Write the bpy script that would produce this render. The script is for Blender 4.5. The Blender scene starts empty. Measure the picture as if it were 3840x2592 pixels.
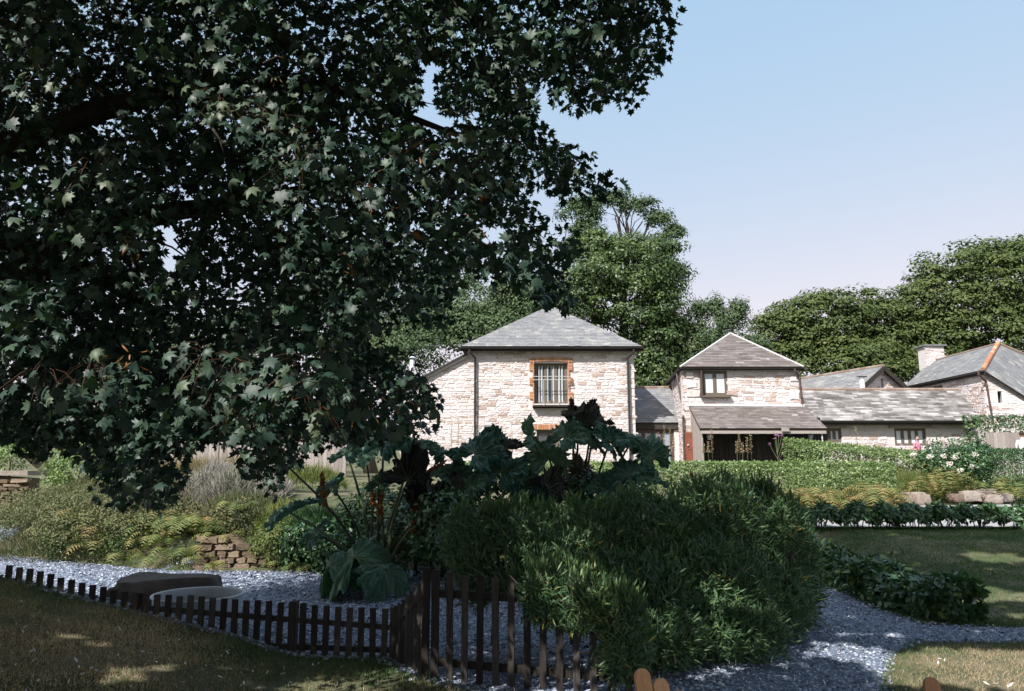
import bpy, math, random
import numpy as np
from mathutils import Vector, Matrix
random.seed(7); rng = np.random.default_rng(7)
SC = bpy.context.scene
COL = SC.collection
# ------------------------------------------------------------------ camera, sky, sun, exposure
F, TH, CZ = 2800.0, math.radians(9.01), 2.2
CT, ST = math.cos(TH), math.sin(TH)
cam = bpy.data.cameras.new('camera'); cam.sensor_width = 36; cam.lens = 36*F/3840
cam.clip_start = .05; cam.clip_end = 2000
co = bpy.data.objects.new('camera', cam); COL.objects.link(co)
co.location = (0, 0, CZ); co.rotation_euler = (math.pi/2+TH, 0, 0); SC.camera = co
SUN_EL, SUN_AZ = math.radians(45), math.radians(38)     # azimuth: behind the camera, to the left
w = bpy.data.worlds.new('World'); SC.world = w; w.use_nodes = True
nt = w.node_tree; bg = nt.nodes['Background']
sky = nt.nodes.new('ShaderNodeTexSky'); sky.sky_type = 'NISHITA'; sky.sun_disc = False
sky.sun_elevation = SUN_EL; sky.sun_rotation = math.pi+SUN_AZ
sky.air_density = 1.0; sky.dust_density = 3.2; sky.ozone_density = 1.2
va = nt.nodes.new('ShaderNodeVectorMath'); va.operation = 'MULTIPLY_ADD'; va.inputs[1].default_value = (.80, .27, .07); va.inputs[2].default_value = (.38, 1.33, 2.20)
vm = nt.nodes.new('ShaderNodeVectorMath'); vm.operation = 'MINIMUM'; vm.inputs[1].default_value = (2.4, 2.5, 2.7)   # sky colour scaled, shifted and capped by hand to an even, paler blue
nt.links.new(sky.outputs[0], va.inputs[0]); nt.links.new(va.outputs[0], vm.inputs[0]); nt.links.new(vm.outputs[0], bg.inputs[0]); bg.inputs[1].default_value = .15
sl = bpy.data.lights.new('sun', 'SUN'); sl.energy = 3.2; sl.angle = math.radians(.5); sl.color = (1, .945, .885)
so = bpy.data.objects.new('sun', sl); COL.objects.link(so)
sdir = Vector((-math.sin(SUN_AZ)*math.cos(SUN_EL), -math.cos(SUN_AZ)*math.cos(SUN_EL), math.sin(SUN_EL)))
so.rotation_euler = sdir.to_track_quat('Z', 'Y').to_euler()
SHX, SHY = math.sin(SUN_AZ)/math.tan(SUN_EL), math.cos(SUN_AZ)/math.tan(SUN_EL)
vs = SC.view_settings; vs.view_transform = 'Standard'; vs.look = 'None'; vs.gamma = 1; vs.use_curve_mapping = False
vs.exposure = 1.27
SC.cycles.max_bounces = 6; SC.cycles.diffuse_bounces = 3; SC.cycles.transmission_bounces = 4
SC.cycles.transparent_max_bounces = 4

# ------------------------------------------------------------------ geometry helpers
def at(px, py, Y):
    u = (px-1920)/F; v = (1296-py)/F
    t = Y/(CT-v*ST)
    return Vector((u*t, Y, CZ+(ST+v*CT)*t))
def gp(px, py, z=0.0):
    u = (px-1920)/F; v = (1296-py)/F
    t = (z-CZ)/(ST+v*CT)
    return Vector((u*t, (CT-v*ST)*t, z))
def proj(P):
    P = np.asarray(P, float); y = P[:, 1]; z = P[:, 2]-CZ
    d = y*CT+z*ST; up = -y*ST+z*CT
    d = np.where(d < .05, .05, d)
    return np.stack([1920+F*P[:, 0]/d, 1296-F*up/d], 1)
def sm(a, b, t):
    t = np.clip((t-a)/(b-a), 0, 1); return t*t*(3-2*t)
def inpoly(P, poly):
    x, y = P[:, 0], P[:, 1]; r = np.zeros(len(P), bool); n = len(poly)
    for i in range(n):
        x1, y1 = poly[i]; x2, y2 = poly[(i+1) % n]
        if y1 == y2: continue
        c = ((y1 > y) != (y2 > y)) & (x < (x2-x1)*(y-y1)/(y2-y1)+x1)
        r ^= c
    return r
def sdf(P, poly):      # positive inside
    d = np.full(len(P), 1e9); n = len(poly)
    for i in range(n):
        a = np.array(poly[i], float); b = np.array(poly[(i+1) % n], float); e = b-a
        t = np.clip(((P-a) @ e)/(e @ e), 0, 1)
        d = np.minimum(d, np.linalg.norm(P-a-t[:, None]*e, axis=1))
    return np.where(inpoly(P, poly), d, -d)
def vnoise(x, y, s, seed=0):
    x = np.asarray(x)/s+seed*17.3; y = np.asarray(y)/s+seed*9.1
    xi = np.floor(x); yi = np.floor(y); fx = x-xi; fy = y-yi
    fx = fx*fx*(3-2*fx); fy = fy*fy*(3-2*fy)
    def h(a, b):
        v = np.sin(a*127.1+b*311.7)*43758.5453; return v-np.floor(v)
    return (h(xi, yi)*(1-fx)+h(xi+1, yi)*fx)*(1-fy)+(h(xi, yi+1)*(1-fx)+h(xi+1, yi+1)*fx)*fy
def mesh(name, V, Fs, mats=None, tone=None, smooth=True, fmat=None):
    """V (n,3); Fs: list of int arrays (each (k,3) or (k,4)) or a list of lists."""
    V = np.asarray(V, np.float32)
    me = bpy.data.meshes.new(name)
    if isinstance(Fs, np.ndarray): Fs = [Fs]
    if len(Fs) and not isinstance(Fs[0], np.ndarray):
        idx = np.array([i for f in Fs for i in f], np.int32); tot = np.array([len(f) for f in Fs], np.int32)
    else:
        idx = np.concatenate([f.ravel() for f in Fs]).astype(np.int32)
        tot = np.concatenate([np.full(len(f), f.shape[1]) for f in Fs]).astype(np.int32)
    st = np.concatenate([[0], np.cumsum(tot)[:-1]]).astype(np.int32)
    me.vertices.add(len(V)); me.vertices.foreach_set('co', V.ravel())
    me.loops.add(len(idx)); me.loops.foreach_set('vertex_index', idx)
    me.polygons.add(len(tot)); me.polygons.foreach_set('loop_start', st); me.polygons.foreach_set('loop_total', tot)
    if tone is not None:
        a = me.attributes.new('tone', 'FLOAT', 'POINT')
        a.data.foreach_set('value', np.broadcast_to(np.asarray(tone, np.float32), (len(V),)).copy())
    if mats:
        for m in (mats if isinstance(mats, (list, tuple)) else [mats]): me.materials.append(m)
    if fmat is not None: me.polygons.foreach_set('material_index', np.asarray(fmat, np.int32))
    me.polygons.foreach_set('use_smooth', np.full(len(tot), bool(smooth)))
    me.update(calc_edges=True); me.validate()
    return me
def link(name, data, parent=None, loc=None, **props):
    o = bpy.data.objects.new(name, data); COL.objects.link(o)
    if parent: o.parent = parent
    if loc is not None: o.location = loc
    for k, v in props.items(): o[k] = v
    return o
def thing(name, label, cat, loc=(0, 0, 0), rz=0, group=None):
    o = link(name, None, None, loc, label=label, category=cat); o.rotation_euler = (0, 0, rz); o.empty_display_size = .2
    if group: o['group'] = group
    return o
class MB:
    """collects boxes, bars and tubes of one part"""
    def __init__(s): s.V = []; s.F = []; s.T = []
    def add(s, V, Fl, t=None):
        b = len(s.V); s.V += [tuple(v) for v in V]; s.F += [[i+b for i in f] for f in Fl]
        s.T += [random.random() if t is None else t]*len(V)
    def box(s, c, d, R=None, t=None):
        c = Vector(c); V = []
        for z in (-1, 1):
            for x, y in ((-1, -1), (1, -1), (1, 1), (-1, 1)):
                p = Vector((x*d[0]/2, y*d[1]/2, z*d[2]/2)); V.append(c+(R @ p if R else p))
        s.add(V, [[3, 2, 1, 0], [4, 5, 6, 7], [0, 1, 5, 4], [1, 2, 6, 5], [2, 3, 7, 6], [3, 0, 4, 7]], t); return s
    def bar(s, a, b, w, h=None, t=None, up=(0, 0, 1)):
        a = Vector(a); b = Vector(b); h = h or w; d = (b-a); L = d.length; d.normalize()
        x = d.cross(Vector(up))
        if x.length < 1e-3: x = d.cross(Vector((0, 1, 0)))
        x.normalize(); z = x.cross(d); R = Matrix((x, d, z)).transposed()
        return s.box((a+b)/2, (w, L, h), R, t)
    def tube(s, pts, rad, n=8, t=None, cap=True):
        pts = [Vector(p) for p in pts]; m = len(pts)
        if not hasattr(rad, '__len__'): rad = [rad]*m
        V = []; ref = Vector((.31, .2, .93)).normalized()
        for i, p in enumerate(pts):
            d = (pts[min(i+1, m-1)]-pts[max(i-1, 0)]).normalized()
            x = d.cross(ref)
            if x.length < .1: x = d.cross(Vector((1, 0, 0)))
            x.normalize(); y = d.cross(x)
            for k in range(n):
                a = 2*math.pi*k/n; V.append(p+(x*math.cos(a)+y*math.sin(a))*rad[i])
        Fl = [[i*n+k, i*n+(k+1) % n, (i+1)*n+(k+1) % n, (i+1)*n+k] for i in range(m-1) for k in range(n)]
        if cap: Fl += [list(range(n))[::-1], [(m-1)*n+k for k in range(n)]]
        s.add(V, Fl, t); return s
    def poly(s, pts, off, t=None):
        """polygon extruded by vector off"""
        pts = [Vector(p) for p in pts]; n = len(pts); off = Vector(off)
        V = pts+[p+off for p in pts]
        s.add(V, [list(range(n)), [n+i for i in range(n)][::-1]]+[[(i+1) % n, i, n+i, n+(i+1) % n] for i in range(n)], t); return s
    def build(s, name, mat, parent=None, smooth=False, **props):
        return link(name, mesh(name, s.V, s.F, mat, s.T, smooth), parent, **props)
def frames(ax, nr):
    """rotation matrices whose Y is ax and whose Z is near nr"""
    y = ax/np.linalg.norm(ax, axis=1, keepdims=True)
    x = np.cross(y, nr); x /= np.linalg.norm(x, axis=1, keepdims=True)+1e-9
    z = np.cross(x, y)
    return np.stack([x, y, z], 2)
def scat(T, pos, R, sc, tone):
    TV, TF = T; n = len(pos); m = len(TV)
    sc = np.asarray(sc, float)
    if sc.ndim == 1: sc = np.repeat(sc[:, None], 3, 1)
    L = TV[None]*sc[:, None, :]
    V = np.einsum('nij,nmj->nmi', R, L)+pos[:, None, :]
    off = (np.arange(n)*m)[:, None, None]
    Fs = [(f[None]+off).reshape(-1, f.shape[1]) for f in TF]
    return V.reshape(-1, 3), Fs, np.repeat(tone, m)
def join(parts):
    V = []; T = []; FF = {}; b = 0
    for v, fs, t in parts:
        V.append(v); T.append(t)
        for f in fs: FF.setdefault(f.shape[1], []).append(f+b)
        b += len(v)
    return np.concatenate(V), [np.concatenate(x) for x in FF.values()], np.concatenate(T)
def rdir(n): 
    v = rng.normal(size=(n, 3)); return v/np.linalg.norm(v, axis=1, keepdims=True)
A = np.array
# leaf templates: Y = axis from stalk to tip, Z = face normal, length about 1
def outline_leaf(pts, cup=.08, fold=.1):
    pts = A(pts, float); V = [(0, .42, .0)]
    for x, y in pts: V.append((x, y, -cup*((x*x)+(y-.4)**2)*2-fold*abs(x)))
    n = len(pts); Fc = A([[0, 1+i, 1+(i+1) % n] for i in range(n)])
    return A(V), [Fc]
_h = [(.05, 0), (.30, -.10), (.27, .08), (.52, .16), (.36, .34), (.46, .66), (.2, .6), (.12, .74), (0, 1.02)]
SYC = outline_leaf(_h+[(-x, y) for x, y in _h[-2::-1]], .22, .12)
SYC2 = (SYC[0]*A([.8, 1.05, 2.6])+A([0, 0, 0]), SYC[1])
SYC3 = (SYC[0]*A([1.1, .85, -1.4])+A([.0, .0, 0]), SYC[1])
LANCE = (A([(0, 0, 0), (.09, .35, -.02), (.07, .7, -.06), (0, 1, -.16), (-.07, .7, -.06), (-.09, .35, -.02), (0, .5, .015)]),
         [A([[0, 1, 6], [1, 2, 6], [2, 3, 6], [3, 4, 6], [4, 5, 6], [5, 0, 6]])])
OVAL = (A([(0, 0, 0), (.24, .4, .05), (0, 1, -.08), (-.24, .4, .05), (.17, .75, .0), (-.17, .75, 0)]),
        [A([[0, 1, 4], [0, 4, 2], [0, 2, 5], [0, 5, 3]])])
DIA = (A([(0, 0, 0), (.3, .5, .06), (0, 1, 0), (-.3, .5, .06)]), [A([[0, 1, 2], [0, 2, 3]])])
_c = [(.1, -.1), (.45, 0), (.5, .3), (.35, .5), (.5, .75), (.15, .8)]
CLUMP = outline_leaf(_c+[(0, 1.05)]+[(-x, y) for x, y in _c[::-1]], .15, .15)
BLADE = (A([(-.5, 0, 0), (.5, 0, 0), (.1, 0, 1.0)]), [A([[0, 1, 2]])])
# ------------------------------------------------------------------ materials
def mat(name, stops, rough=.8, spec=.3, nscale=0, namt=0, bump=0, bscale=20, trans=0, objrand=False, tone=True, stretch=None, metal=0, geo=False):
    m = bpy.data.materials.new(name); m.use_nodes = True; N = m.node_tree.nodes; Lk = m.node_tree.links
    p = N['Principled BSDF']; p.inputs['Roughness'].default_value = rough; p.inputs['Specular IOR Level'].default_value = spec
    p.inputs['Metallic'].default_value = metal
    r = N.new('ShaderNodeValToRGB'); e = r.color_ramp.elements
    while len(e) > 1: e.remove(e[0])
    for i, (q, c) in enumerate(stops):
        el = e[0] if i == 0 else e.new(q)
        el.position = q; el.color = (*c, 1)
    src = None
    if tone:
        a = N.new('ShaderNodeAttribute'); a.attribute_name = 'tone'; src = a.outputs['Fac']
        if objrand:
            oi = N.new('ShaderNodeObjectInfo'); ad = N.new('ShaderNodeMath'); ad.operation = 'ADD'
            Lk.new(src, ad.inputs[0]); Lk.new(oi.outputs['Random'], ad.inputs[1])
            fr = N.new('ShaderNodeMath'); fr.operation = 'FRACT'; Lk.new(ad.outputs[0], fr.inputs[0]); src = fr.outputs[0]
    tc = N.new('ShaderNodeTexCoord')
    if geo:
        g = N.new('ShaderNodeNewGeometry'); cvec = g.outputs['Position']
    else: cvec = tc.outputs['Object']
    if stretch:
        mp = N.new('ShaderNodeMapping'); mp.inputs['Scale'].default_value = stretch; Lk.new(cvec, mp.inputs[0]); cvec = mp.outputs[0]
    if nscale:
        nz = N.new('ShaderNodeTexNoise'); nz.inputs['Scale'].default_value = nscale; nz.inputs['Detail'].default_value = 6; nz.inputs['Roughness'].default_value = .65
        Lk.new(cvec, nz.inputs['Vector'])
        mr = N.new('ShaderNodeMapRange'); mr.inputs[1].default_value = .25; mr.inputs[2].default_value = .75
        mr.inputs[3].default_value = -namt if src else 0; mr.inputs[4].default_value = namt if src else 1; Lk.new(nz.outputs[0], mr.inputs[0])
        if src:
            ad = N.new('ShaderNodeMath'); ad.operation = 'ADD'; ad.use_clamp = True
            Lk.new(src, ad.inputs[0]); Lk.new(mr.outputs[0], ad.inputs[1]); src = ad.outputs[0]
        else: src = mr.outputs[0]
    if src: Lk.new(src, r.inputs[0])
    Lk.new(r.outputs[0], p.inputs['Base Color'])
    if bump:
        b = N.new('ShaderNodeBump'); b.inputs['Strength'].default_value = bump; b.inputs['Distance'].default_value = .02
        n2 = N.new('ShaderNodeTexNoise'); n2.inputs['Scale'].default_value = bscale; n2.inputs['Detail'].default_value = 5
        Lk.new(cvec, n2.inputs['Vector']); Lk.new(n2.outputs[0], b.inputs['Height']); Lk.new(b.outputs[0], p.inputs['Normal'])
    if trans:
        t = N.new('ShaderNodeBsdfTranslucent'); mx = N.new('ShaderNodeMixShader'); mx.inputs[0].default_value = trans
        hs = N.new('ShaderNodeMix'); hs.data_type = 'RGBA'; hs.blend_type = 'MULTIPLY'; hs.inputs[0].default_value = 1
        Lk.new(r.outputs[0], hs.inputs[6]); hs.inputs[7].default_value = (1.3, 1.6, .6, 1); Lk.new(hs.outputs[2], t.inputs[0])
        Lk.new(p.outputs[0], mx.inputs[1]); Lk.new(t.outputs[0], mx.inputs[2])
        Lk.new(mx.outputs[0], N['Material Output'].inputs[0])
    return m
M = {}
M['stone'] = mat('pale rubble stone', [(0, (0.550, 0.508, 0.510)), (.25, (0.678, 0.630, 0.633)), (.48, (0.606, 0.563, 0.566)), (.68, (0.715, 0.658, 0.652)), (.80, (0.568, 0.489, 0.463)), (.87, (0.403, 0.281, 0.217)), (.92, (0.367, 0.327, 0.321)), (.96, (0.477, 0.345, 0.274)), (1, (0.606, 0.517, 0.482))],
                 .95, .12, 9, .16, .45, 30, objrand=True)
M['mortar'] = mat('lime mortar', [(0, (0.525, 0.482, 0.483)), (1, (0.693, 0.649, 0.647))], .95, .1, 6, .5, .5, 40, tone=False)
M['slate'] = mat('grey slate', [(0, (0.169, 0.178, 0.199)), (.35, (0.207, 0.212, 0.222)), (.7, (0.241, 0.246, 0.249)), (1, (0.339, 0.334, 0.326))], .65, .35, 1.5, .42, .12, 30, objrand=False, geo=True)
M['slate_brown'] = mat('weathered brown slate', [(0, (0.117, 0.101, 0.096)), (.45, (0.167, 0.146, 0.138)), (.75, (0.216, 0.190, 0.184)), (.95, (0.243, 0.221, 0.220)), (1, (0.378, 0.362, 0.367))], .7, .3, 1.3, .3, .12, 25, objrand=False, geo=True)
M['slate_patchy'] = mat('patchy lichened slate', [(0, (0.108, 0.099, 0.095)), (.35, (0.171, 0.158, 0.149)), (.6, (0.270, 0.257, 0.252)), (.85, (0.432, 0.414, 0.414)), (1, (0.495, 0.477, 0.477))], .7, .3, .9, .45, .12, 25, objrand=False, geo=True)
M['brick'] = mat('orange brick', [(0, (0.379, 0.170, 0.094)), (.5, (0.469, 0.239, 0.136)), (1, (0.541, 0.329, 0.209))], .9, .2, 20, .2, .4, 40, objrand=True)
M['ridge'] = mat('terracotta ridge tile', [(0, (0.220, 0.150, 0.118)), (1, (0.302, 0.245, 0.212))], .9, .2, 8, .3, .3, 30, objrand=True)
M['gutter'] = mat('black gutter iron', [(0, (.022, .020, .022)), (1, (.04, .035, .036))], .45, .5)
M['brownpipe'] = mat('brown painted pipe', [(0, (.07, .045, .04)), (1, (.10, .07, .06))], .5, .4)
M['fascia'] = mat('dark stained timber', [(0, (.03, .025, .022)), (1, (.06, .05, .045))], .7, .3, 12, .2)
M['frame'] = mat('olive brown window frame', [(0, (.10, .085, .065)), (1, (.16, .135, .105))], .6, .4)
M['greywood'] = mat('weathered grey boards', [(0, (.26, .23, .215)), (1, (.40, .36, .34))], .9, .2, 6, .4, .6, 30, stretch=(8, 8, .6), objrand=True)
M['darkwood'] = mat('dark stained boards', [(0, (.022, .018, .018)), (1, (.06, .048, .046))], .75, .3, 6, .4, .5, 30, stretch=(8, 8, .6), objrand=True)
M['door'] = mat('red brown door paint', [(0, (.17, .055, .035)), (1, (.24, .085, .055))], .5, .4, 8, .2)
M['glass'] = mat('window glass', [(0, (.25, .30, .36)), (1, (.30, .36, .43))], .06, 1.0)
M['darkglass'] = mat('dark window glass', [(0, (.03, .035, .04)), (1, (.05, .055, .06))], .05, 1.0)
M['curtain'] = mat('pale curtain', [(0, (.26, .29, .33)), (1, (.48, .51, .54))], .9, .2)
M['blind'] = mat('white blind', [(0, (.62, .66, .72)), (1, (.75, .78, .82))], .8, .2)
M['metal'] = mat('galvanised steel', [(0, (0.286, 0.325, 0.364)), (1, (0.585, 0.637, 0.676))], .6, .4, 5, .25, tone=True)
M['rail'] = mat('pale painted rail', [(0, (.42, .42, .38)), (1, (.5, .5, .46))], .5, .4)
M['white'] = mat('white paint', [(0, (.7, .7, .7)), (1, (.78, .78, .78))], .6, .3)
M['lead'] = mat('pale lead flashing', [(0, (.52, .52, .53)), (1, (.62, .62, .62))], .6, .4, 5, .3)
M['fence'] = mat('dark fence wood', [(0, (0.030, 0.025, 0.023)), (.5, (0.047, 0.041, 0.038)), (1, (0.086, 0.078, 0.070))], .85, .2, 5, .5, .7, 40, stretch=(9, 9, .7), objrand=True)  # dark brown base tone, varied at random along the grain
M['chair'] = mat('varnished orange wood', [(0, (.42, .19, .07)), (.6, (.60, .32, .13)), (1, (.72, .46, .23))], .4, .5, 5, .4, .1, 20, stretch=(12, 12, 1))
M['bark'] = mat('dark bark', [(0, (.025, .020, .017)), (1, (.07, .058, .048))], .95, .1, 5, .4, .9, 14, geo=True)
M['barkpale'] = mat('grey bark', [(0, (.08, .07, .055)), (1, (.16, .14, .115))], .95, .1, 5, .4, .6, 10, geo=True)
M['syc'] = mat('sycamore leaf', [(0, (0.020, 0.046, 0.034)), (.5, (0.033, 0.067, 0.046)), (.85, (0.055, 0.093, 0.057)), (.955, (0.095, 0.124, 0.067)), (.98, (0.268, 0.124, 0.040)), (1, (0.348, 0.124, 0.040))], .5, .32, 0, 0, trans=.10)
M['petiole'] = mat('reddish leaf stalk', [(0, (0.036, 0.021, 0.012)), (1, (0.096, 0.042, 0.021))], .7, .3)
M['willow'] = mat('willow leaf', [(0, (0.052, 0.113, 0.056)), (.6, (0.103, 0.178, 0.075)), (.92, (0.187, 0.255, 0.088)), (1, (0.449, 0.355, 0.110))], .5, .4, trans=.15)
M['box'] = mat('small leaved hedge', [(0, (0.083, 0.134, 0.047)), (.6, (0.179, 0.254, 0.100)), (1, (0.413, 0.480, 0.250))], .5, .45, trans=.25)
M['laurel'] = mat('laurel leaf', [(0, (0.032, 0.080, 0.038)), (.7, (0.065, 0.138, 0.051)), (1, (0.174, 0.246, 0.072))], .35, .5, trans=.12)
M['beech'] = mat('beech foliage', [(0, (0.049, 0.079, 0.022)), (.6, (0.083, 0.116, 0.033)), (.9, (0.121, 0.142, 0.049)), (1, (0.165, 0.127, 0.055))], .6, .3, trans=.15)
M['ash'] = mat('background tree foliage', [(0, (0.050, 0.085, 0.034)), (.6, (0.080, 0.126, 0.055)), (1, (0.130, 0.171, 0.089))], .6, .3, trans=.18)
M['ivy'] = mat('ivy foliage', [(0, (0.042, 0.080, 0.025)), (.6, (0.076, 0.120, 0.036)), (1, (0.151, 0.190, 0.073))], .45, .4, trans=.1)
M['gun'] = mat('gunnera leaf', [(0, (0.033, 0.101, 0.074)), (.5, (0.059, 0.138, 0.094)), (1, (0.103, 0.197, 0.110))], .5, .4, 14, .35, .8, 22, trans=.1)
M['gunvein'] = mat('gunnera stalk', [(0, (.09, .12, .05)), (1, (.15, .17, .09))], .7, .3)
M['gundead'] = mat('withered gunnera leaf', [(0, (0.038, 0.039, 0.033)), (1, (0.090, 0.094, 0.076))], .9, .2, 12, .4, .8, 20)
M['orange'] = mat('orange seed head', [(0, (0.176, 0.051, 0.008)), (1, (0.273, 0.105, 0.019))], .7, .3)
M['fern'] = mat('fern frond', [(0, (0.084, 0.124, 0.039)), (.6, (0.152, 0.193, 0.062)), (1, (0.304, 0.262, 0.097))], .6, .3, trans=.2)
M['ferndry'] = mat('yellowing fern frond', [(0, (0.141, 0.161, 0.055)), (.6, (0.246, 0.222, 0.093)), (1, (0.316, 0.197, 0.093))], .7, .3, trans=.2)
M['heath'] = mat('heath shrub', [(0, (0.079, 0.106, 0.047)), (.5, (0.134, 0.150, 0.074)), (.85, (0.221, 0.187, 0.115)), (1, (0.316, 0.210, 0.166))], .8, .2, trans=.1)
M['lav'] = mat('lavender stems', [(0, (0.188, 0.206, 0.144)), (.5, (0.300, 0.294, 0.250)), (1, (0.400, 0.350, 0.388))], .85, .2)
M['dry'] = mat('dry yellow grass', [(0, (0.180, 0.156, 0.072)), (1, (0.300, 0.240, 0.132))], .9, .2)
M['spike'] = mat('dry flower spike', [(0, (.30, .17, .12)), (.5, (.48, .36, .24)), (1, (.60, .50, .36))], .9, .2)
M['flower'] = mat('white flower head', [(0, (.62, .60, .52)), (1, (.75, .72, .66))], .8, .2)
M['mauve'] = mat('mauve flower', [(0, (.30, .12, .30)), (1, (.45, .22, .40))], .8, .2)
M['bank'] = mat('orange brown walling stone', [(0, (.085, .065, .045)), (.5, (.155, .115, .08)), (1, (.29, .225, .165))], .95, .2, 6, .3, .8, 15, objrand=True)
M['boulder'] = mat('pinkish boulder', [(0, (0.158, 0.116, 0.095)), (.5, (0.237, 0.190, 0.163)), (1, (0.330, 0.292, 0.265))], .9, .2, 4, .4, .8, 10, objrand=True)
M['slab'] = mat('dark boulder', [(0, (0.066, 0.057, 0.048)), (1, (0.146, 0.126, 0.108))], .9, .2, 4, .4, .8, 8)
M['chip'] = mat('slate chippings', [(0, (0.081, 0.105, 0.157)), (.45, (0.224, 0.273, 0.368)), (.85, (0.448, 0.504, 0.606)), (1, (0.672, 0.683, 0.692))], .5, .5)
M['gravel'] = mat('slate gravel bed', [(0, (.05, .065, .095)), (.4, (.12, .145, .20)), (.7, (.22, .25, .32)), (1, (.38, .41, .47))], .75, .3, 28, .8, 1.0, 32, tone=False)
M['drive'] = mat('pale gravel drive', [(0, (0.259, 0.259, 0.274)), (1, (0.396, 0.389, 0.389))], .85, .3, 20, .8, .8, 30, tone=False)
M['blade'] = mat('lawn grass blade', [(0, (0.059, 0.120, 0.039)), (.35, (0.111, 0.164, 0.065)), (.6, (0.287, 0.235, 0.157)), (1, (0.522, 0.405, 0.287))], .8, .2, trans=.15)
M['litter'] = mat('pale fallen petals', [(0, (.50, .47, .44)), (1, (.72, .70, .68))], .8, .2)
M['skin'] = mat('skin', [(0, (.52, .32, .24)), (1, (.55, .34, .26))], .6, .3)
M['hair'] = mat('dark hair', [(0, (.03, .018, .012)), (1, (.05, .03, .02))], .6, .3)
M['shirt'] = mat('white shirt', [(0, (.72, .72, .74)), (1, (.78, .78, .8))], .8, .2)
M['dress'] = mat('pink top', [(0, (.55, .25, .30)), (1, (.6, .3, .35))], .8, .2)
M['plate'] = mat('grey vent plate', [(0, (.20, .20, .20)), (1, (.28, .28, .28))], .7, .3)
def ground_mat():
    m = mat('lawn soil', [(0, (0.037, 0.065, 0.025)), (.35, (0.070, 0.087, 0.044)), (.6, (0.139, 0.130, 0.084)), (1, (0.242, 0.223, 0.147))], .95, .1, 1.1, .6, .8, 30, tone=False, geo=True)
    return m
M['ground'] = ground_mat()

# ------------------------------------------------------------------ terrain
def edge_y(x): return 16.1+np.maximum(0, -x-7)*.5
def H(x, y):
    x = np.asarray(x, float); y = np.asarray(y, float)
    e = edge_y(x)
    cap = 1.45-.55*sm(-11, -15, x)*1.0
    left = (.45*sm(0, .5, y-e)+.55*sm(.3, 2.6, y-e))*cap+.25*sm(22, 27, y)
    right = .68*sm(10.6, 18, y)*sm(6.1, 8.2, x)+.32*sm(18.6, 23, y)+(.68*(1-sm(6.1, 8.2, x)))*sm(16.5, 18.5, y)+.75*sm(23.2, 26.5, y)
    k = sm(3.0, 5.2, x)
    h = left*(1-k)+right*k
    lawn = np.maximum(0, .20*(-x-2.2))*sm(2.2, 3.2, -x)
    lawn = np.minimum(lawn, 1.25)*(1-sm(9.5, 10.6, y))
    near = .55*(1-sm(1.5, 6.3, y))
    h = h+np.maximum(lawn, near)
    h = h+.02*(vnoise(x, y, 1.3)-.5)+14*sm(58, 260, y)
    return h
def Hs(x, y): return float(H(np.array([x]), np.array([y]))[0])
gx = np.concatenate([[-700, -350, -150, -70, -45], np.arange(-30, 40.01, .25), [50, 70, 150, 350, 700]])
gy = np.concatenate([[-700, -350, -100, -40, -20], np.arange(-12, 60.01, .25), [75, 120, 250, 450, 800]])
X, Yg = np.meshgrid(gx, gy); nx, ny = len(gx), len(gy)
Z = H(X, Yg)
i = np.arange(nx-1)[None]+np.arange(ny-1)[:, None]*nx
q = np.stack([i, i+1, i+nx+1, i+nx], -1).reshape(-1, 4)
link('ground', mesh('ground', np.stack([X, Yg, Z], -1).reshape(-1, 3), q, M['ground'], smooth=True), kind='structure', label='dry lawn and planted ground rising towards the stone houses')
YARD = [(-14.5, 21), (-10.5, 17.7), (-8, 16.5), (-5, 16.1), (2.5, 16.2), (3.2, 11), (1.5, 6.3), (-.4, 7.6), (-1.0, 8.2), (-1.5, 8.95), (-3, 9.05), (-6.5, 9.5), (-9, 10.5), (-14.5, 14)]
PATH = [(1.1, 5.6), (2.0, 8.2), (3.6, 11.5), (4.6, 15.4), (5.75, 15.4), (5.65, 13), (5.6, 11.9), (5.7, 10.85), (7, 10.5), (13, 10.3), (13, 9.75), (6.5, 9.75), (5.04, 9.8), (4.35, 9.1), (3.7, 7.9), (2.7, 5.6)]
DRIVE = [(3.8, 18.75), (40, 18.75), (40, 24.6), (17, 23.6), (13.5, 22.6), (3.8, 22)]
def sheet(name, poly, m, step, lab, lift=.014, wob=.12):
    P = A(poly); x0, y0 = P.min(0)-.5; x1, y1 = P.max(0)+.5
    xs = np.arange(x0, x1, step); ys = np.arange(y0, y1, step)
    X, Y = np.meshgrid(xs, ys); Q = np.stack([X.ravel(), Y.ravel()], 1)
    s = sdf(Q, poly)+wob*(vnoise(Q[:, 0], Q[:, 1], .5, 3)-.5)
    z = H(Q[:, 0], Q[:, 1])+np.clip(s*.25, -.05, 1)*0+np.where(s > 0, np.minimum(lift, .002+s*.2), np.maximum(s*.4, -.06))
    nx = len(xs); i = (np.arange(nx-1)[None]+np.arange(len(ys)-1)[:, None]*nx).ravel()
    keep = (s[i] > -.3) | (s[i+1] > -.3) | (s[i+nx] > -.3)
    i = i[keep]; q = np.stack([i, i+1, i+nx+1, i+nx], 1)
    V = np.stack([Q[:, 0], Q[:, 1], z], 1)
    used = np.unique(q); rm = np.zeros(len(V), int); rm[used] = np.arange(len(used))
    return link(name, mesh(name, V[used], rm[q], m, smooth=True), kind='structure', label=lab)
sheet('gravel_yard', YARD, M['gravel'], .12, 'blue grey slate gravel yard behind the picket fence')
sheet('gravel_path', PATH, M['gravel'], .1, 'blue grey slate gravel path curving past the willow hedge')
sheet('gravel_drive', DRIVE, M['drive'], .2, 'pale sunlit gravel drive behind the low laurel row', wob=.1)
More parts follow.
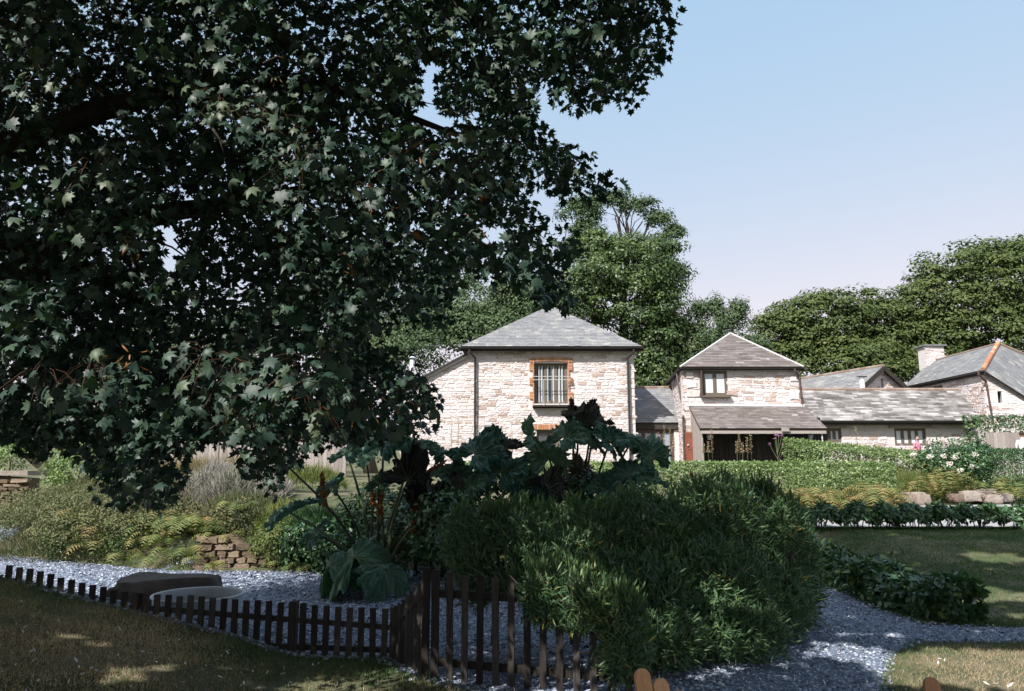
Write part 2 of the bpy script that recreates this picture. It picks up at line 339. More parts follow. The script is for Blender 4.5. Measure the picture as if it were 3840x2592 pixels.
def inview(P, mar=120):
    q = proj(P); return (q[:, 0] > -mar) & (q[:, 0] < 3840+mar) & (q[:, 1] > -mar) & (q[:, 1] < 2592+mar)
# chippings
CH = (A([(-.5, -.2, 0), (.1, -.42, 0), (.5, .05, 0), (.2, .4, 0), (-.35, .3, 0), (0, 0, .3)]), [A([[0, 1, 5], [1, 2, 5], [2, 3, 5], [3, 4, 5], [4, 0, 5]])])
def chips(poly, n, name, lab, s0=.03, s1=.06):
    P = A(poly); x0, y0 = P.min(0); x1, y1 = P.max(0)
    y = y0+(y1-y0)*rng.random(n*3)**1.35; x = x0+(x1-x0)*rng.random(n*3)
    Q = np.stack([x, y], 1); s = sdf(Q, poly)
    k = s > -.12*rng.random(len(Q))**2
    Q = Q[k]; P3 = np.stack([Q[:, 0], Q[:, 1], H(Q[:, 0], Q[:, 1])+.013+.006*rng.random(len(Q))], 1)
    P3 = P3[inview(P3)][:n]; m = len(P3)
    nr = A([0, 0, 1.])+.33*rng.normal(size=(m, 3)); ax = rdir(m); R = frames(ax, nr)
    sc = (s0+(s1-s0)*rng.random(m)**2)[:, None]*A([[1, .7, .7]])*(.7+.6*rng.random((m, 3)))
    V, Fs, T = scat(CH, P3, R, sc, rng.random(m))
    link(name, mesh(name, V, Fs, M['chip'], T, False), kind='stuff', label=lab)
chips(YARD, 34000, 'yard_gravel', 'loose slate chippings lying over the gravel yard', .038, .078)
chips(PATH, 24000, 'path_gravel', 'loose slate chippings lying over the curving path', .03, .06)
# grass
def grassy(x, y):
    Q = np.stack([x, y], 1); s = np.maximum(np.maximum(sdf(Q, YARD), sdf(Q, PATH)), sdf(Q, DRIVE)); return s
def grass(name, box, n, h0, h1, wd, lab, dens=None):
    x0, y0, x1, y1 = box; x = x0+(x1-x0)*rng.random(n); y = y0+(y1-y0)*rng.random(n)
    P = np.stack([x, y, H(x, y)], 1); k = inview(P, 60); P = P[k]
    s = grassy(P[:, 0], P[:, 1]); k = s < .03; P = P[k]; s = s[k]; m = len(P)
    n1 = vnoise(P[:, 0], P[:, 1], 1.6, 5); n2 = vnoise(P[:, 0], P[:, 1], .35, 2)
    near = np.exp(-np.maximum(-s, 0)/.35)
    tone = np.clip(.80*n1+.30*n2+.2*rng.normal(size=m)-.55*near+(.10 if dens is None else dens), 0, 1)
    hh = (h0+(h1-h0)*rng.random(m))*(.45+1.1*n2)*(1+2.2*near*(rng.random(m) > .45)*rng.random(m))
    th = rng.random(m)*6.283; ax = np.stack([np.cos(th), np.sin(th), np.zeros(m)], 1)
    R = frames(np.cross(ax, A([0, 0, 1.]))+0, np.tile(A([0, 0, 1.]), (m, 1))+.75*rng.normal(size=(m, 3)))
    sc = np.stack([np.full(m, wd)*(.6+.8*rng.random(m)), np.ones(m), hh], 1)
    V, Fs, T = scat(BLADE, P, R, sc, tone)
    link(name, mesh(name, V, Fs, M['blade'], T), kind='stuff', label=lab)
grass('lawn_grass', (-8, 3.2, 1.5, 10), 150000, .025, .06, .007, 'short dry grass of the shaded lawn in front of the picket fence')
grass('lawn_grass', (1.4, 5.2, 8.5, 10), 65000, .02, .045, .007, 'short grass of the small lawn beside the path', .22)
grass('lawn_grass', (5.4, 10, 14, 18.6), 110000, .02, .05, .009, 'short grass over the rounded lawn before the laurel row', -.5)
# petals on lawn
n = 620; x = -7.5+8.6*rng.random(n); y = 3.8+4.9*rng.random(n)
x2 = -1+6*rng.random(160); y2 = 6.2+2.6*rng.random(160); x = np.concatenate([x, x2]); y = np.concatenate([y, y2]); n = len(x)
P = np.stack([x, y, H(x, y)+.045], 1); R = frames(rdir(n), A([0, 0, 1.])+.5*rng.normal(size=(n, 3)))
sc = np.stack([.04*np.ones(n), .03+.045*rng.random(n), .04*np.ones(n)], 1)
V, Fs, T = scat(OVAL, P, R, sc, rng.random(n)); link('fallen_petals', mesh('fallen_petals', V, Fs, M['litter'], T), kind='stuff', label='small pale petals and curled leaves scattered on the lawn')

# ------------------------------------------------------------------ stone walls and slates
def stone_variants(name, m, n=14):
    out = []
    for k in range(n):
        c = []; N = 8
        base = [(-.5, -.5), (0, -.5), (.5, -.5), (.5, 0), (.5, .5), (0, .5), (-.5, .5), (-.5, 0)]
        for bx, by in base: c.append((bx*(1-.26*random.random())+.03*random.uniform(-1, 1), by*(1-.34*random.random())+.07*random.uniform(-1, 1)))
        V = [(a, 0, b) for a, b in c]+[(a*.93, -.8-.2*random.random(), b*.9) for a, b in c]+[(random.uniform(-.1, .1), -.95, random.uniform(-.1, .1))]
        Fl = [[i, (i+1) % N, N+(i+1) % N, N+i] for i in range(N)]; Ft = [[N+i, N+(i+1) % N, 2*N] for i in range(N)]
        out.append((A(V), [A(Fl), A(Ft)], k/n))
    return out
STV = stone_variants('stone', M['stone'])
def variants_mesh(name, TV, m): return [mesh(name, V, Fs, m, np.full(len(V), t), False) for V, Fs, t in TV]
STM = variants_mesh('stone', STV, M['stone']); BKM = variants_mesh('stone', STV, M['bank'])
def put_pieces(name, TV, MS, m, parent, recs, maxn=300, jit=.03):
    """recs: (centre(3), R(3x3 rows as columns x,y,z), scale(3)) ; the largest as parts, the rest joined as one part"""
    recs = sorted(recs, key=lambda r: -r[2][0]*r[2][2])
    inv = parent.matrix_world.inverted() if False else Matrix.Translation(-parent.location)
    for c, R, s in recs[:maxn]:
        k = random.randrange(len(MS)); o = bpy.data.objects.new(name, MS[k]); COL.objects.link(o); o.parent = parent
        Mx = Matrix(R.tolist()).to_4x4() @ Matrix.Diagonal((*s, 1)); Mx.translation = Vector(c)-parent.location
        o.matrix_local = Mx
    rest = recs[maxn:]
    if rest:
        parts = []; ks = [random.randrange(len(TV)) for _ in rest]
        for k in set(ks):
            rr = [r for r, kk in zip(rest, ks) if kk == k]
            V, Fs, T = scat(TV[k][:2], A([r[0] for r in rr])-A(parent.location)[None], A([r[1] for r in rr]), A([r[2] for r in rr]), rng.random(len(rr)))
            parts.append((V, Fs, T))
        V, Fs, T = join(parts); nm = {'stone': 'small_stones', 'slate': 'small_slates'}.get(name, name+'s')
        link(nm, mesh(nm, V, Fs, m, T, False), parent, kind='stuff')
def wallstones(parent, O, ux, w, poly, holes, m='stone', hmin=.05, hmax=.16, lmin=.12, lmax=.46, depth=.02, maxn=300, big=0):
    """O origin, ux unit along the wall, z up; poly/holes in (u,z) wall coordinates"""
    O = Vector(O); ux = Vector(ux).normalized(); nv = ux.cross(Vector((0, 0, 1)))   # outward = ux x z
    R = A([[ux.x, -nv.x, 0], [ux.y, -nv.y, 0], [0, 0, 1.]])
    us = [p[0] for p in poly]; zs = [p[1] for p in poly]
    recs = []; z = min(zs)
    while z < max(zs):
        h = random.uniform(hmin, hmax); u = min(us)-random.random()*lmin
        while u < max(us):
            l = random.uniform(lmin, lmax)*(.7+.6*h/hmax)
            sub = [(z+h/2, h)]
            if h > .17 and random.random() < .35: a = random.uniform(.35, .65); sub = [(z+h*a/2, h*a), (z+h*(1+a)/2, h*(1-a))]
            for zc, hh in sub:
                recs.append((u+l/2, zc+random.uniform(-.012, .012), l-.006, hh-.002))
            u += l
        z += h
    P = A([(r[0], r[1]) for r in recs]); ok = sdf(P, poly) > .03
    for hl in holes:
        x0, z0, x1, z1 = hl
        ok &= ~((A([r[0]+r[2]/2 for r in recs]) > x0+.02) & (A([r[0]-r[2]/2 for r in recs]) < x1-.02) & (P[:, 1] > z0-.03) & (P[:, 1] < z1+.03) & (P[:, 0] > x0-.12) & (P[:, 0] < x1+.12))
    out = []
    for r, k in zip(recs, ok):
        if not k: continue
        c = O+ux*r[0]+Vector((0, 0, r[1]+.03*math.sin(r[0]*1.7+r[1]))); a = random.uniform(-.09, .09)
        rot = A([[math.cos(a), 0, -math.sin(a)], [0, 1, 0], [math.sin(a), 0, math.cos(a)]])
        out.append((c, R @ rot, (r[2], depth*random.uniform(.6, 1.3), r[3])))
    if m == 'stone': put_pieces('stone', STV, STM, M['stone'], parent, out, maxn)
    else: put_pieces('stone', STV, BKM, M['bank'], parent, out, maxn)
def wallbox(parent, O, ux, poly, holes, th, m, name='wall'):
    """extruded wall polygon with rectangular openings cut by strips; poly in (u,z); thickness goes inwards"""
    O = Vector(O); ux = Vector(ux).normalized(); nv = ux.cross(Vector((0, 0, 1)))
    b = MB()
    us = sorted(set([p[0] for p in poly]+[h[0] for h in holes]+[h[2] for h in holes]))
    def span(u):
        zz = []
        n = len(poly)
        for i in range(n):
            (u1, z1), (u2, z2) = poly[i], poly[(i+1) % n]
            if u1 != u2 and min(u1, u2)-1e-9 <= u <= max(u1, u2)+1e-9: zz.append(z1+(z2-z1)*(u-u1)/(u2-u1))
        return min(zz), max(zz)
    for a, c in zip(us[:-1], us[1:]):
        e = 1e-4; lo0, hi0 = span(a+e); lo1, hi1 = span(c-e); mid = (a+c)/2
        hs = sorted([h for h in holes if h[0] < mid < h[2]], key=lambda h: h[1])
        segs = []; cl = (lo0, lo1)
        for h in hs: segs.append((cl, (h[1], h[1]))); cl = (h[3], h[3])
        segs.append((cl, (hi0, hi1)))
        for (l0, l1), (h0, h1) in segs:
            pts = [O+ux*a+Vector((0, 0, l0)), O+ux*c+Vector((0, 0, l1)), O+ux*c+Vector((0, 0, h1)), O+ux*a+Vector((0, 0, h0))]
            b.poly([p-parent.location for p in pts], -nv*th, .5)
    return b.build(name, m, parent)
def clip(poly, a, b):      # keep the left side of a->b
    out = []; n = len(poly)
    def s(p): return (b[0]-a[0])*(p[1]-a[1])-(b[1]-a[1])*(p[0]-a[0])
    for i in range(n):
        p, q = poly[i], poly[(i+1) % n]; sp, sq = s(p), s(q)
        if sp >= 0: out.append(p)
        if (sp >= 0) != (sq >= 0):
            t = sp/(sp-sq); out.append((p[0]+(q[0]-p[0])*t, p[1]+(q[1]-p[1])*t))
    return out
def slates(parent, pts, m, cw=.2, ch=.13, th=.012, maxn=300, name='slate'):
    """slates over a planar 3D polygon; pts[0]->pts[1] is the eave, counter-clockwise seen from outside"""
    P = [Vector(p) for p in pts]; ex = (P[1]-P[0]).normalized(); nz = ex.cross(P[2]-P[0]).normalized(); ey = nz.cross(ex)
    L = [((p-P[0]).dot(ex), (p-P[0]).dot(ey)) for p in P]
    us = [p[0] for p in L]; vs_ = [p[1] for p in L]
    box = [(min(us), min(vs_)), (max(us), max(vs_))]
    recs = []; row = 0; v = box[0][1]
    while v < box[1][1]:
        u = box[0][0]-cw*(.5*(row % 2)+.2*random.random()); row += 1
        while u < box[1][0]:
            wdt = cw*random.uniform(.8, 1.25); dv = random.uniform(-.006, .006); q = [(u+.003, v+dv), (u+wdt-.003, v+dv), (u+wdt-.003, v+ch*1.12), (u+.003, v+ch*1.12)]
            full = q; c = q
            for i in range(len(L)): c = clip(c, L[i], L[(i+1) % len(L)]) if c else c
            if c and len(c) > 2:
                ar = abs(sum(c[i][0]*c[(i+1) % len(c)][1]-c[(i+1) % len(c)][0]*c[i][1] for i in range(len(c))))/2
                if ar > .0015: recs.append((ar, c, v))
            u += wdt
        v += ch
    recs.sort(key=lambda r: -r[0])
    big = MB()
    def build(b, c, v, t):
        V = []
        lift = random.uniform(.0, .0015)+(.010 if random.random() < .015 else 0)
        for top in (0, 1):
            for (a, e) in c:
                k = (e-v)/(ch*1.12)
                V.append(P[0]+ex*a+ey*e+nz*(lift+th*1.1*(1-k)+(th if top else .0))-parent.location)
        n = len(c); b.add(V, [list(range(n, 2*n))]+[[(i), (i+1) % n, n+(i+1) % n, n+i] for i in range(n)], t)
    for ar, c, v in recs[:maxn]:
        b = MB(); build(b, c, v, min(1, max(0, random.gauss(.48, .21)))); b.build(name, m, parent)
    if recs[maxn:]:
        for ar, c, v in recs[maxn:]: build(big, c, v, min(1, max(0, random.gauss(.48, .21))))
        big.build('small_slates', m, parent, kind='stuff')
    # deck under the slates
    d = MB(); d.poly([p-parent.location-nz*.004 for p in P], -nz*.06, .2); d.build('roof', M['fascia'], parent)
def ridge(parent, a, b, m, r=.09, l=.4):
    a = Vector(a)-parent.location; b = Vector(b)-parent.location; L = (b-a).length; n = max(1, round(L/l)); d = (b-a)/n
    for k in range(n):
        MB().tube([a+d*(k+.02)+Vector((0, 0, .0)), a+d*(k+.98)], [r*random.uniform(.92, 1.05), r], 8).build('ridge_tile', m, parent)
def pipe(parent, pts, m, r=.04, name='downpipe'):
    b = MB(); b.tube([Vector(p)-parent.location for p in pts], r, 8, .5)
    a, c = Vector(pts[-2])-parent.location, Vector(pts[-1])-parent.location
    for k in (.02, .35, .7): p = a.lerp(c, k); d = (c-a).normalized(); b.tube([p-d*.03, p+d*.03], r*1.35, 8, .5)
    b.build(name, m, parent, smooth=False)
def gutter(parent, a, b, m, r=.06, fh=.16, name='gutter'):
    a = Vector(a)-parent.location; b = Vector(b)-parent.location
    g = MB(); d = (b-a).normalized(); n = Vector((d.y, -d.x, 0))
    V = []; N = 7
    for e in (a, b):
        for k in range(N):
            t = math.pi*k/(N-1); V.append(e+n*(math.cos(t)*r)+Vector((0, 0, -math.sin(t)*r)))
        for k in range(N)[::-1] if False else range(N):
            t = math.pi*k/(N-1); V.append(e+n*(math.cos(t)*(r-.01))+Vector((0, 0, -math.sin(t)*(r-.01)+.001)))
    Fl = [[k, k+1, 2*N+k+1, 2*N+k] for k in range(N-1)]+[[N+k+1, N+k, 3*N+k, 3*N+k+1] for k in range(N-1)]
    g.add(V, Fl, .5); g.build(name, m, parent)
    f = MB(); off = -n*(r+.03); f.bar(a+off+Vector((0, 0, -fh/2+.02)), b+off+Vector((0, 0, -fh/2+.02)), .03, fh, .4); f.build('fascia_board', M['fascia'], parent)
def window(parent, O, ux, x0, z0, x1, z1, nlights, fm, gm, inset=.14, fw=.06, bars=0, name='window', backing=None):
    """frame, mullions and panes set back in a wall opening"""
    O = Vector(O)-parent.location; ux = Vector(ux).normalized(); nv = ux.cross(Vector((0, 0, 1)))
    D = O-nv*inset
    def p(u, z, d=0): return D+ux*u+Vector((0, 0, z))+nv*d
    f = MB()
    f.bar(p(x0+fw/2, z0), p(x0+fw/2, z1), .07, fw, .5, up=ux); f.bar(p(x1-fw/2, z0), p(x1-fw/2, z1), .07, fw, .5, up=ux)
    f.bar(p(x0+fw, z1-fw/2), p(x1-fw, z1-fw/2), .068, fw, .5); f.bar(p(x0+fw, z0+fw/2), p(x1-fw, z0+fw/2), .068, fw, .5)
    fo = f.build(name, fm, parent)
    wd = (x1-x0-2*fw)/nlights
    for k in range(nlights):
        a = x0+fw+wd*k; s = MB(); e = .045
        if k: MB().bar(p(a, z0+fw), p(a, z1-fw), .06, .05, .5, up=ux).build('mullion', fm, fo)
        s = MB(); a0 = a+(.025 if k else 0); a1 = a+wd-(.025 if k < nlights-1 else 0); zb, zt = z0+fw, z1-fw
        s.bar(p(a0+e/2, zb), p(a0+e/2, zt), .045, e, .6, up=ux); s.bar(p(a1-e/2, zb), p(a1-e/2, zt), .045, e, .6, up=ux)
        s.bar(p(a0+e, zb+e/2), p(a1-e, zb+e/2), .043, e, .6); s.bar(p(a0+e, zt-e/2), p(a1-e, zt-e/2), .043, e, .6)
        for j in range(bars): zz = zb+(zt-zb)*(j+1)/(bars+1); s.bar(p(a0+e, zz), p(a1-e, zz), .04, .02, .6)
        s.build('casement', fm, fo)
        g = MB(); g.poly([p(a0+e, zb+e, -.0), p(a1-e, zb+e, -.0), p(a1-e, zt-e, -.0), p(a0+e, zt-e, -.0)], -nv*.008, random.random()); g.build('pane', gm, fo)
    return fo, p
UX = Vector((1, 0, 0))

# ---- main house
h1 = thing('stone_house', 'square two storey pale stone house with grey pyramid slate roof and black downpipes', 'house', (1.5, 30, 1.55))
O1 = (0, 30, 0)
def z30(py): return at(1920, py, 30).z
def x30(px, py): return at(px, py, 30).x
XL, XR, ZE, ZB = -1.81, 4.94, 6.72, 1.4
w1 = (x30(2003, 1440), z30(1514), x30(2130, 1440), z30(1361))
w2 = (x30(2012, 1640), 1.75, x30(2100, 1640), z30(1612))
poly1 = [(-4.4, ZB), (XR, ZB), (XR, ZE), (XL, ZE), (XL, 6.55), (-4.4, 5.2)]
wallbox(h1, O1, UX, poly1, [w1, w2], .5, M['mortar'])
bw = .13
wallstones(h1, O1, UX, 0, poly1, [(w1[0]-.12, w1[1]-.05, w1[2]+.16, w1[3]+.26), (w2[0]-.05, w2[1], w2[2]+.05, w2[3]+.22)])
# brick surround: toothed jambs and a soldier arch
def bricks(parent, boxes):
    for c, d, *r in boxes: MB().box(Vector(c)-parent.location, d, r[0] if r else None).build('brick', M['brick'], parent)
bl = []
nb = 26; za = w1[3]; cxm = (w1[0]+w1[2])/2; hw = (w1[2]-w1[0])/2+.2
for k in range(nb):
    u = cxm-hw+(k+.5)*2*hw/nb; rise = .06*(1-((u-cxm)/hw)**2)
    bl.append(((u, 29.985, za+rise+.10), (2*hw/nb-.012, .1, .17), Matrix.Rotation((u-cxm)*.35, 3, 'Y')))
zz = w1[1]-.1; k = 0
while zz < za:
    for sgn, xx in ((-1, w1[0]), (1, w1[2])):
        ln = .19 if (k//4) % 2 else .06
        bl.append(((xx+sgn*ln/2, 29.985, zz+.035), (ln-.008, .1, .062)))
    zz += .072; k += 1
for k in range(12): u = w2[0]-.1+(k+.5)*(w2[2]-w2[0]+.2)/12; bl.append(((u, 29.985, w2[3]+.11), ((w2[2]-w2[0]+.2)/12-.012, .09, .2)))
bricks(h1, bl)
# upper window with curtains behind the glass, sill and barred rail
fo, pp = window(h1, O1, UX, w1[0], w1[1], w1[2], w1[3], 3, M['frame'], M['darkglass'], .2, .09)
cu = MB(); n = 40; V = []
for k in range(n+1):
    u = w1[0]+.12+(w1[2]-w1[0]-.24)*k/n; d = .26+.03*math.sin(k*1.5)
    V += [(u-h1.location.x, d-.0, w1[1]+.05-h1.location.z), (u-h1.location.x, d, w1[3]-.1-h1.location.z)]
for cidx, (k0, k1) in enumerate(((1, 9), (14, 18), (20, 25), (31, 38))):
    b = MB(); vv = []
    for k in range(k0, k1+1): vv += [V[2*k], V[2*k+1]]
    vv = [(a, b_-.075, c) for a, b_, c in vv]
    b.add(vv, [[2*j, 2*j+2, 2*j+3, 2*j+1] for j in range(k1-k0)], random.random()); b.build('curtain', M['curtain'], h1)
b = MB(); b.box((cxm-h1.location.x, -.06, w1[1]-.04-h1.location.z), (w1[2]-w1[0]+.06, .24, .05), None, .5); b.build('window_sill', M['lead'], h1)
rl = MB(); L0, L1 = w1[0]-.06, w1[2]+.08
def lp(x, y, z): return Vector((x, 30+y, z))-h1.location
for zz in (z30(1415), z30(1427)): rl.tube([lp(L0, -.26, zz), lp(L1, -.26, zz)], .014, 6, .5); rl.tube([lp(L0, -.26, zz), lp(L0, 0, zz)], .014, 6, .5); rl.tube([lp(L1, -.26, zz), lp(L1, 0, zz)], .014, 6, .5)
for px in (2038, 2092): x = x30(px, 1440); rl.tube([lp(x, -.26, z30(1425)), lp(x, -.26, w1[1]-.1)], .012, 6, .5)
rl.build('window_rail', M['rail'], h1)
b = MB(); b.box(lp(cxm, -.15, w1[1]-.12), (w1[2]-w1[0]+.16, .34, .035), None, .5); b.box(lp(cxm, -.02, w1[1]-.165), (w1[2]-w1[0]+.1, .08, .05), None, .5); b.build('balcony_ledge', M['fascia'], h1)
window(h1, O1, UX, w2[0], w2[1], w2[2], w2[3], 2, M['frame'], M['darkglass'], .16, .1)
b = MB(); c = at(1826, 1606, 30); b.box(lp(c.x, -.06, c.z), (.25, .04, .27), None, .5)
b.build('vent_plate', M['plate'], h1)
# roof
EY, EZ = 29.66, 6.86
ap = at(2062, 1148, 33.35); A1 = Vector((-2.06, EY, EZ)); B1 = Vector((5.22, EY, EZ)); C1 = Vector((5.22, 37.0, EZ)); D1 = Vector((-2.06, 37.0, EZ))
slates(h1, [A1, B1, ap], M['slate'], .26, .15, th=.013)
slates(h1, [B1, C1, ap], M['slate'], .3, .25, maxn=0); slates(h1, [C1, D1, ap], M['slate'], .3, .25, maxn=0); slates(h1, [D1, A1, ap], M['slate'], .3, .25, maxn=0)
gutter(h1, (-2.14, EY-.03, EZ-.03), (5.30, EY-.03, EZ-.03), M['gutter'], .07, .17)
sf = MB(); sf.box(Vector((1.58, 29.86, EZ-.11))-h1.location, (7.0, .30, .03), None, .3); sf.build('soffit', M['fascia'], h1)
for px, s in ((1782, 1), (2353, -1)):
    x = x30(px, 1400); pipe(h1, [(x-.22*s, 29.6, 6.74), (x-.22*s, 29.6, 6.62), (x, 29.87, 6.42), (x, 29.87, 6.3), (x+.02, 29.87, 1.6)], M['gutter'], .045)
# lean-to slope at the left, its bargeboard, side and rear walls
b = MB(); b.poly([Vector(p)-h1.location for p in ((-1.84, 29.86, 6.58), (-4.75, 29.86, 5.04), (-4.75, 29.86, 4.94), (-1.84, 29.86, 6.45))], (0, .06, 0), .5); b.build('bargeboard', M['lead'], h1)
slates(h1, [(-4.75, 36, 5.05), (-4.75, 29.8, 5.05), (-1.82, 29.8, 6.62), (-1.82, 36, 6.62)], M['slate'], .3, .2, maxn=0)
b = MB(); b.box(Vector((XR-.25, 33.6, 4.1))-h1.location, (.48, 6.2, 5.3), None, .5); b.box(Vector((.3, 36.5, 3.8))-h1.location, (9.2, .4, 4.8), None, .5); b.box(Vector((-4.2, 33.4, 3.3))-h1.location, (.4, 5.8, 3.6), None, .5)
b.build('wall', M['mortar'], h1)
fl = thing('flue_pipe', 'thin white flue pipe with flat cap behind the lean-to roof', 'flue', tuple(at(1545, 1400, 34)))
b = MB(); b.tube([(0, 0, -.6), (0, 0, .62)], .11, 12, .5); b.build('pipe', M['white'], fl)
b = MB(); b.tube([(0, 0, .62), (0, 0, .7)], [.05, .05], 8, .5); b.tube([(0, 0, .7), (0, 0, .78)], [.2, .05], 12, .5); b.build('cap', M['metal'], fl)

# ---- link building
lk = thing('link_building', 'low slate roofed link between the two stone houses with brown glazed front', 'building', (6, 31.5, 1.55))
LY = 31.4; ez = at(2450, 1586, LY-.2).z; rz_ = at(2450, 1456, 33.7).z
slates(lk, [(4.97, LY-.2, ez), (7.0, LY-.2, ez), (7.25, 33.7, rz_), (4.97, 33.7, rz_)], M['slate'], .24, .17)
ridge(lk, (4.98, 33.7, rz_+.02), (7.2, 33.7, rz_+.02), M['ridge'], .08, .33)
b = MB(); b.box(Vector((6.0, LY-.05, ez-.14))-lk.location, (2.04, .2, .24), None, .4); b.build('fascia_board', M['fascia'], lk)
xa = at(2383, 1640, LY).x; 
window(lk, (0, LY, 0), UX, 5.0, 1.7, 6.75, ez-.27, 4, M['brownpipe'], M['glass'], .02, .1, name='glazed_front')
b = MB(); b.box(Vector((6.9, LY+.1, 2.6))-lk.location, (.28, .3, 2.0), None, .5); b.box(Vector((6.0, LY+2.3, 2.8))-lk.location, (2.0, .3, 3.), None, .5); b.build('wall', M['mortar'], lk)

# ---- second house
h2 = thing('stone_house', 'smaller stone house with brown hipped slate roof and timber porch', 'house', (9, 29, 1.55))
FY = 29.0; O2 = (0, FY, 0)
def x29(px, py=1450): return at(px, py, FY).x
def z29(py): return at(1920, py, FY).z
X2L, X2R = 6.68, 11.22; E2 = at(1920, 1385, FY).z
w3 = (x29(2633, 1440), z29(1484), x29(2728, 1440), z29(1391))
dr = (x29(2566, 1650), 1.5, x29(2609, 1650), z29(1622))
poly2 = [(X2L, 1.4), (X2R, 1.4), (X2R, E2-.02), (X2L, E2-.02)]
wallbox(h2, O2, UX, poly2, [w3], .45, M['mortar'])
wallstones(h2, O2, UX, 0, [(X2L, 4.5), (X2R, 4.5), (X2R, E2), (X2L, E2)], [(w3[0]-.05, w3[1]-.08, w3[2]+.05, w3[3])], lmax=.42, hmin=.08, hmax=.2, maxn=230)
wallstones(h2, O2, UX, 0, [(X2L, 1.4), (7.05, 1.4), (7.05, 4.5), (X2L, 4.5)], [], maxn=60)
# large dressed quoins
for (px0, py0, px1, py1) in ((2571, 1430, 2616, 1456), (2572, 1462, 2628, 1490), (2955, 1470, 3000, 1502), (2962, 1408, 2999, 1430), (2722, 1464, 2765, 1486), (2572, 1394, 2600, 1418)):
    a = at(px0, py1, FY); c = at(px1, py0, FY); qc = (a+c)/2-h2.location
    qo = bpy.data.objects.new('quoin', random.choice(STM)); COL.objects.link(qo); qo.parent = h2; qo.location = qc+Vector((0, -.012, 0)); qo.scale = (c.x-a.x, .035, c.z-a.z)
# splayed left side wall
sA = Vector((X2L, FY, 0)); sB = Vector((7.36, 34.7, 0)); ux2 = (sA-sB).normalized(); Ls = (sB-sA).length
wallbox(h2, sB, ux2, [(0, 1.4), (Ls-.46, 1.4), (Ls-.46, E2), (0, E2)], [], .35, M['mortar'])
wallstones(h2, sB, ux2, 0, [(0, 2.0), (Ls, 2.0), (Ls, E2), (0, E2)], [], maxn=0)
b = MB(); b.box(Vector((11.05, 32, 3.5))-h2.location, (.34, 5.4, 4.3), None, .5); b.box(Vector((9.2, 34.6, 3.5))-h2.location, (3.8, .34, 4.3), None, .5); b.build('wall', M['mortar'], h2)
ez2 = E2+.06; ap2 = at(2740, 1252, 31.4)
A2 = Vector((X2L-.13, FY-.2, ez2)); B2 = Vector((X2R+.13, FY-.2, ez2)); C2 = Vector((X2R+.2, 34.9, ez2)); D2 = Vector((7.2, 34.9, ez2))
slates(h2, [A2, B2, ap2], M['slate_brown'], .32, .15, th=.014)
slates(h2, [B2, C2, ap2], M['slate_brown'], .3, .2, maxn=0); slates(h2, [C2, D2, ap2], M['slate_brown'], .3, .2, maxn=0); slates(h2, [D2, A2, ap2], M['slate_brown'], .3, .2, maxn=0)
for a, c in ((A2, ap2), (B2, ap2)): b = MB(); b.bar(a-h2.location+Vector((0, 0, .02)), c-h2.location+Vector((0, 0, .03)), .09, .05, .5); b.build('hip_flashing', M['lead'], h2)
gutter(h2, A2+Vector((0, -.04, -.03)), B2+Vector((0, -.04, -.03)), M['gutter'], .05, .1)
gutter(h2, D2+Vector((-.05, 0, -.03)), A2+Vector((-.05, 0, -.03)), M['gutter'], .05, .1)
pipe(h2, [(X2R-.25, FY-.27, ez2-.06), (X2R-.25, FY-.25, ez2-.16), (X2R-.04, FY-.08, ez2-.33), (X2R-.02, FY-.08, ez2-.42), (X2R+.03, FY-.08, z29(1524))], M['brownpipe'], .045)
pipe(h2, [(6.62, 29.8, ez2-.1), (6.62, 29.75, ez2-.3), (6.75, 29.4, 4.1), (6.6, 28.9, 4.0), (6.6, 28.9, 1.7)], M['brownpipe'], .04)
window(h2, O2, UX, w3[0], w3[1], w3[2], w3[3], 2, M['frame'], M['blind'], .03, .07)
b = MB(); a = at(2628, 1389, FY); b.bar(Vector((w3[0]-.07, FY-.12, w3[1]-.08))-h2.location, Vector((w3[0]-.07, FY-.12, w3[3]))-h2.location, .2, .05, .5, up=(1, 0, 0)); b.build('shutter', M['brownpipe'], h2)
b = MB(); b.box(Vector(((w3[0]+w3[2])/2, FY-.08, w3[1]-.04))-h2.location, (w3[2]-w3[0]+.16, .26, .06), None, .5); b.build('window_sill', M['frame'], h2)
# porch
pr = []
T0, T1 = at(2584, 1523, FY-.06), at(3015, 1525, FY-.06); P0, P1 = at(2626, 1608, 27.2), at(3103, 1608, 27.2)
slates(h2, [P0, P1, T1, T0], M['slate_brown'], .24, .135, name='porch_slate')
b = MB(); b.bar(T0-h2.location+Vector((0, .0, .04)), T1-h2.location+Vector((0, 0, .04)), .12, .09, .5); b.build('lead_flashing', M['lead'], h2)
b = MB(); b.bar(P0-h2.location+Vector((.03, .06, -.10)), P1-h2.location+Vector((-.03, .06, -.10)), .04, .15, .5); b.build('fascia_board', M['greywood'], h2)
a = at(2945, 1612, 27.15); MB().box(a-h2.location, (.28, .03, .12), None, .9).build('fascia_patch', M['greywood'], h2)
x = 7.0; 
while x < 11.5:
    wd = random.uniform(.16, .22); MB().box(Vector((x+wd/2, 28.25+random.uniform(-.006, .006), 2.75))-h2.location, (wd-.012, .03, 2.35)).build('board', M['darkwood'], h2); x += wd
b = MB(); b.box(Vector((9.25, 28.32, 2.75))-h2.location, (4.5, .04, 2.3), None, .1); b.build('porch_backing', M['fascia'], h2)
y = 27.36; k = 0
while y < 28.9:
    t = (y-27.2)/(28.94-27.2); zt = P0.z+(T0.z-P0.z)*t-.09; wd = .19
    MB().box(Vector((6.93, y+wd/2, (1.5+zt)/2))-h2.location, (.035, wd-.012, zt-1.5)).build('side_board', M['greywood'], h2); y += wd
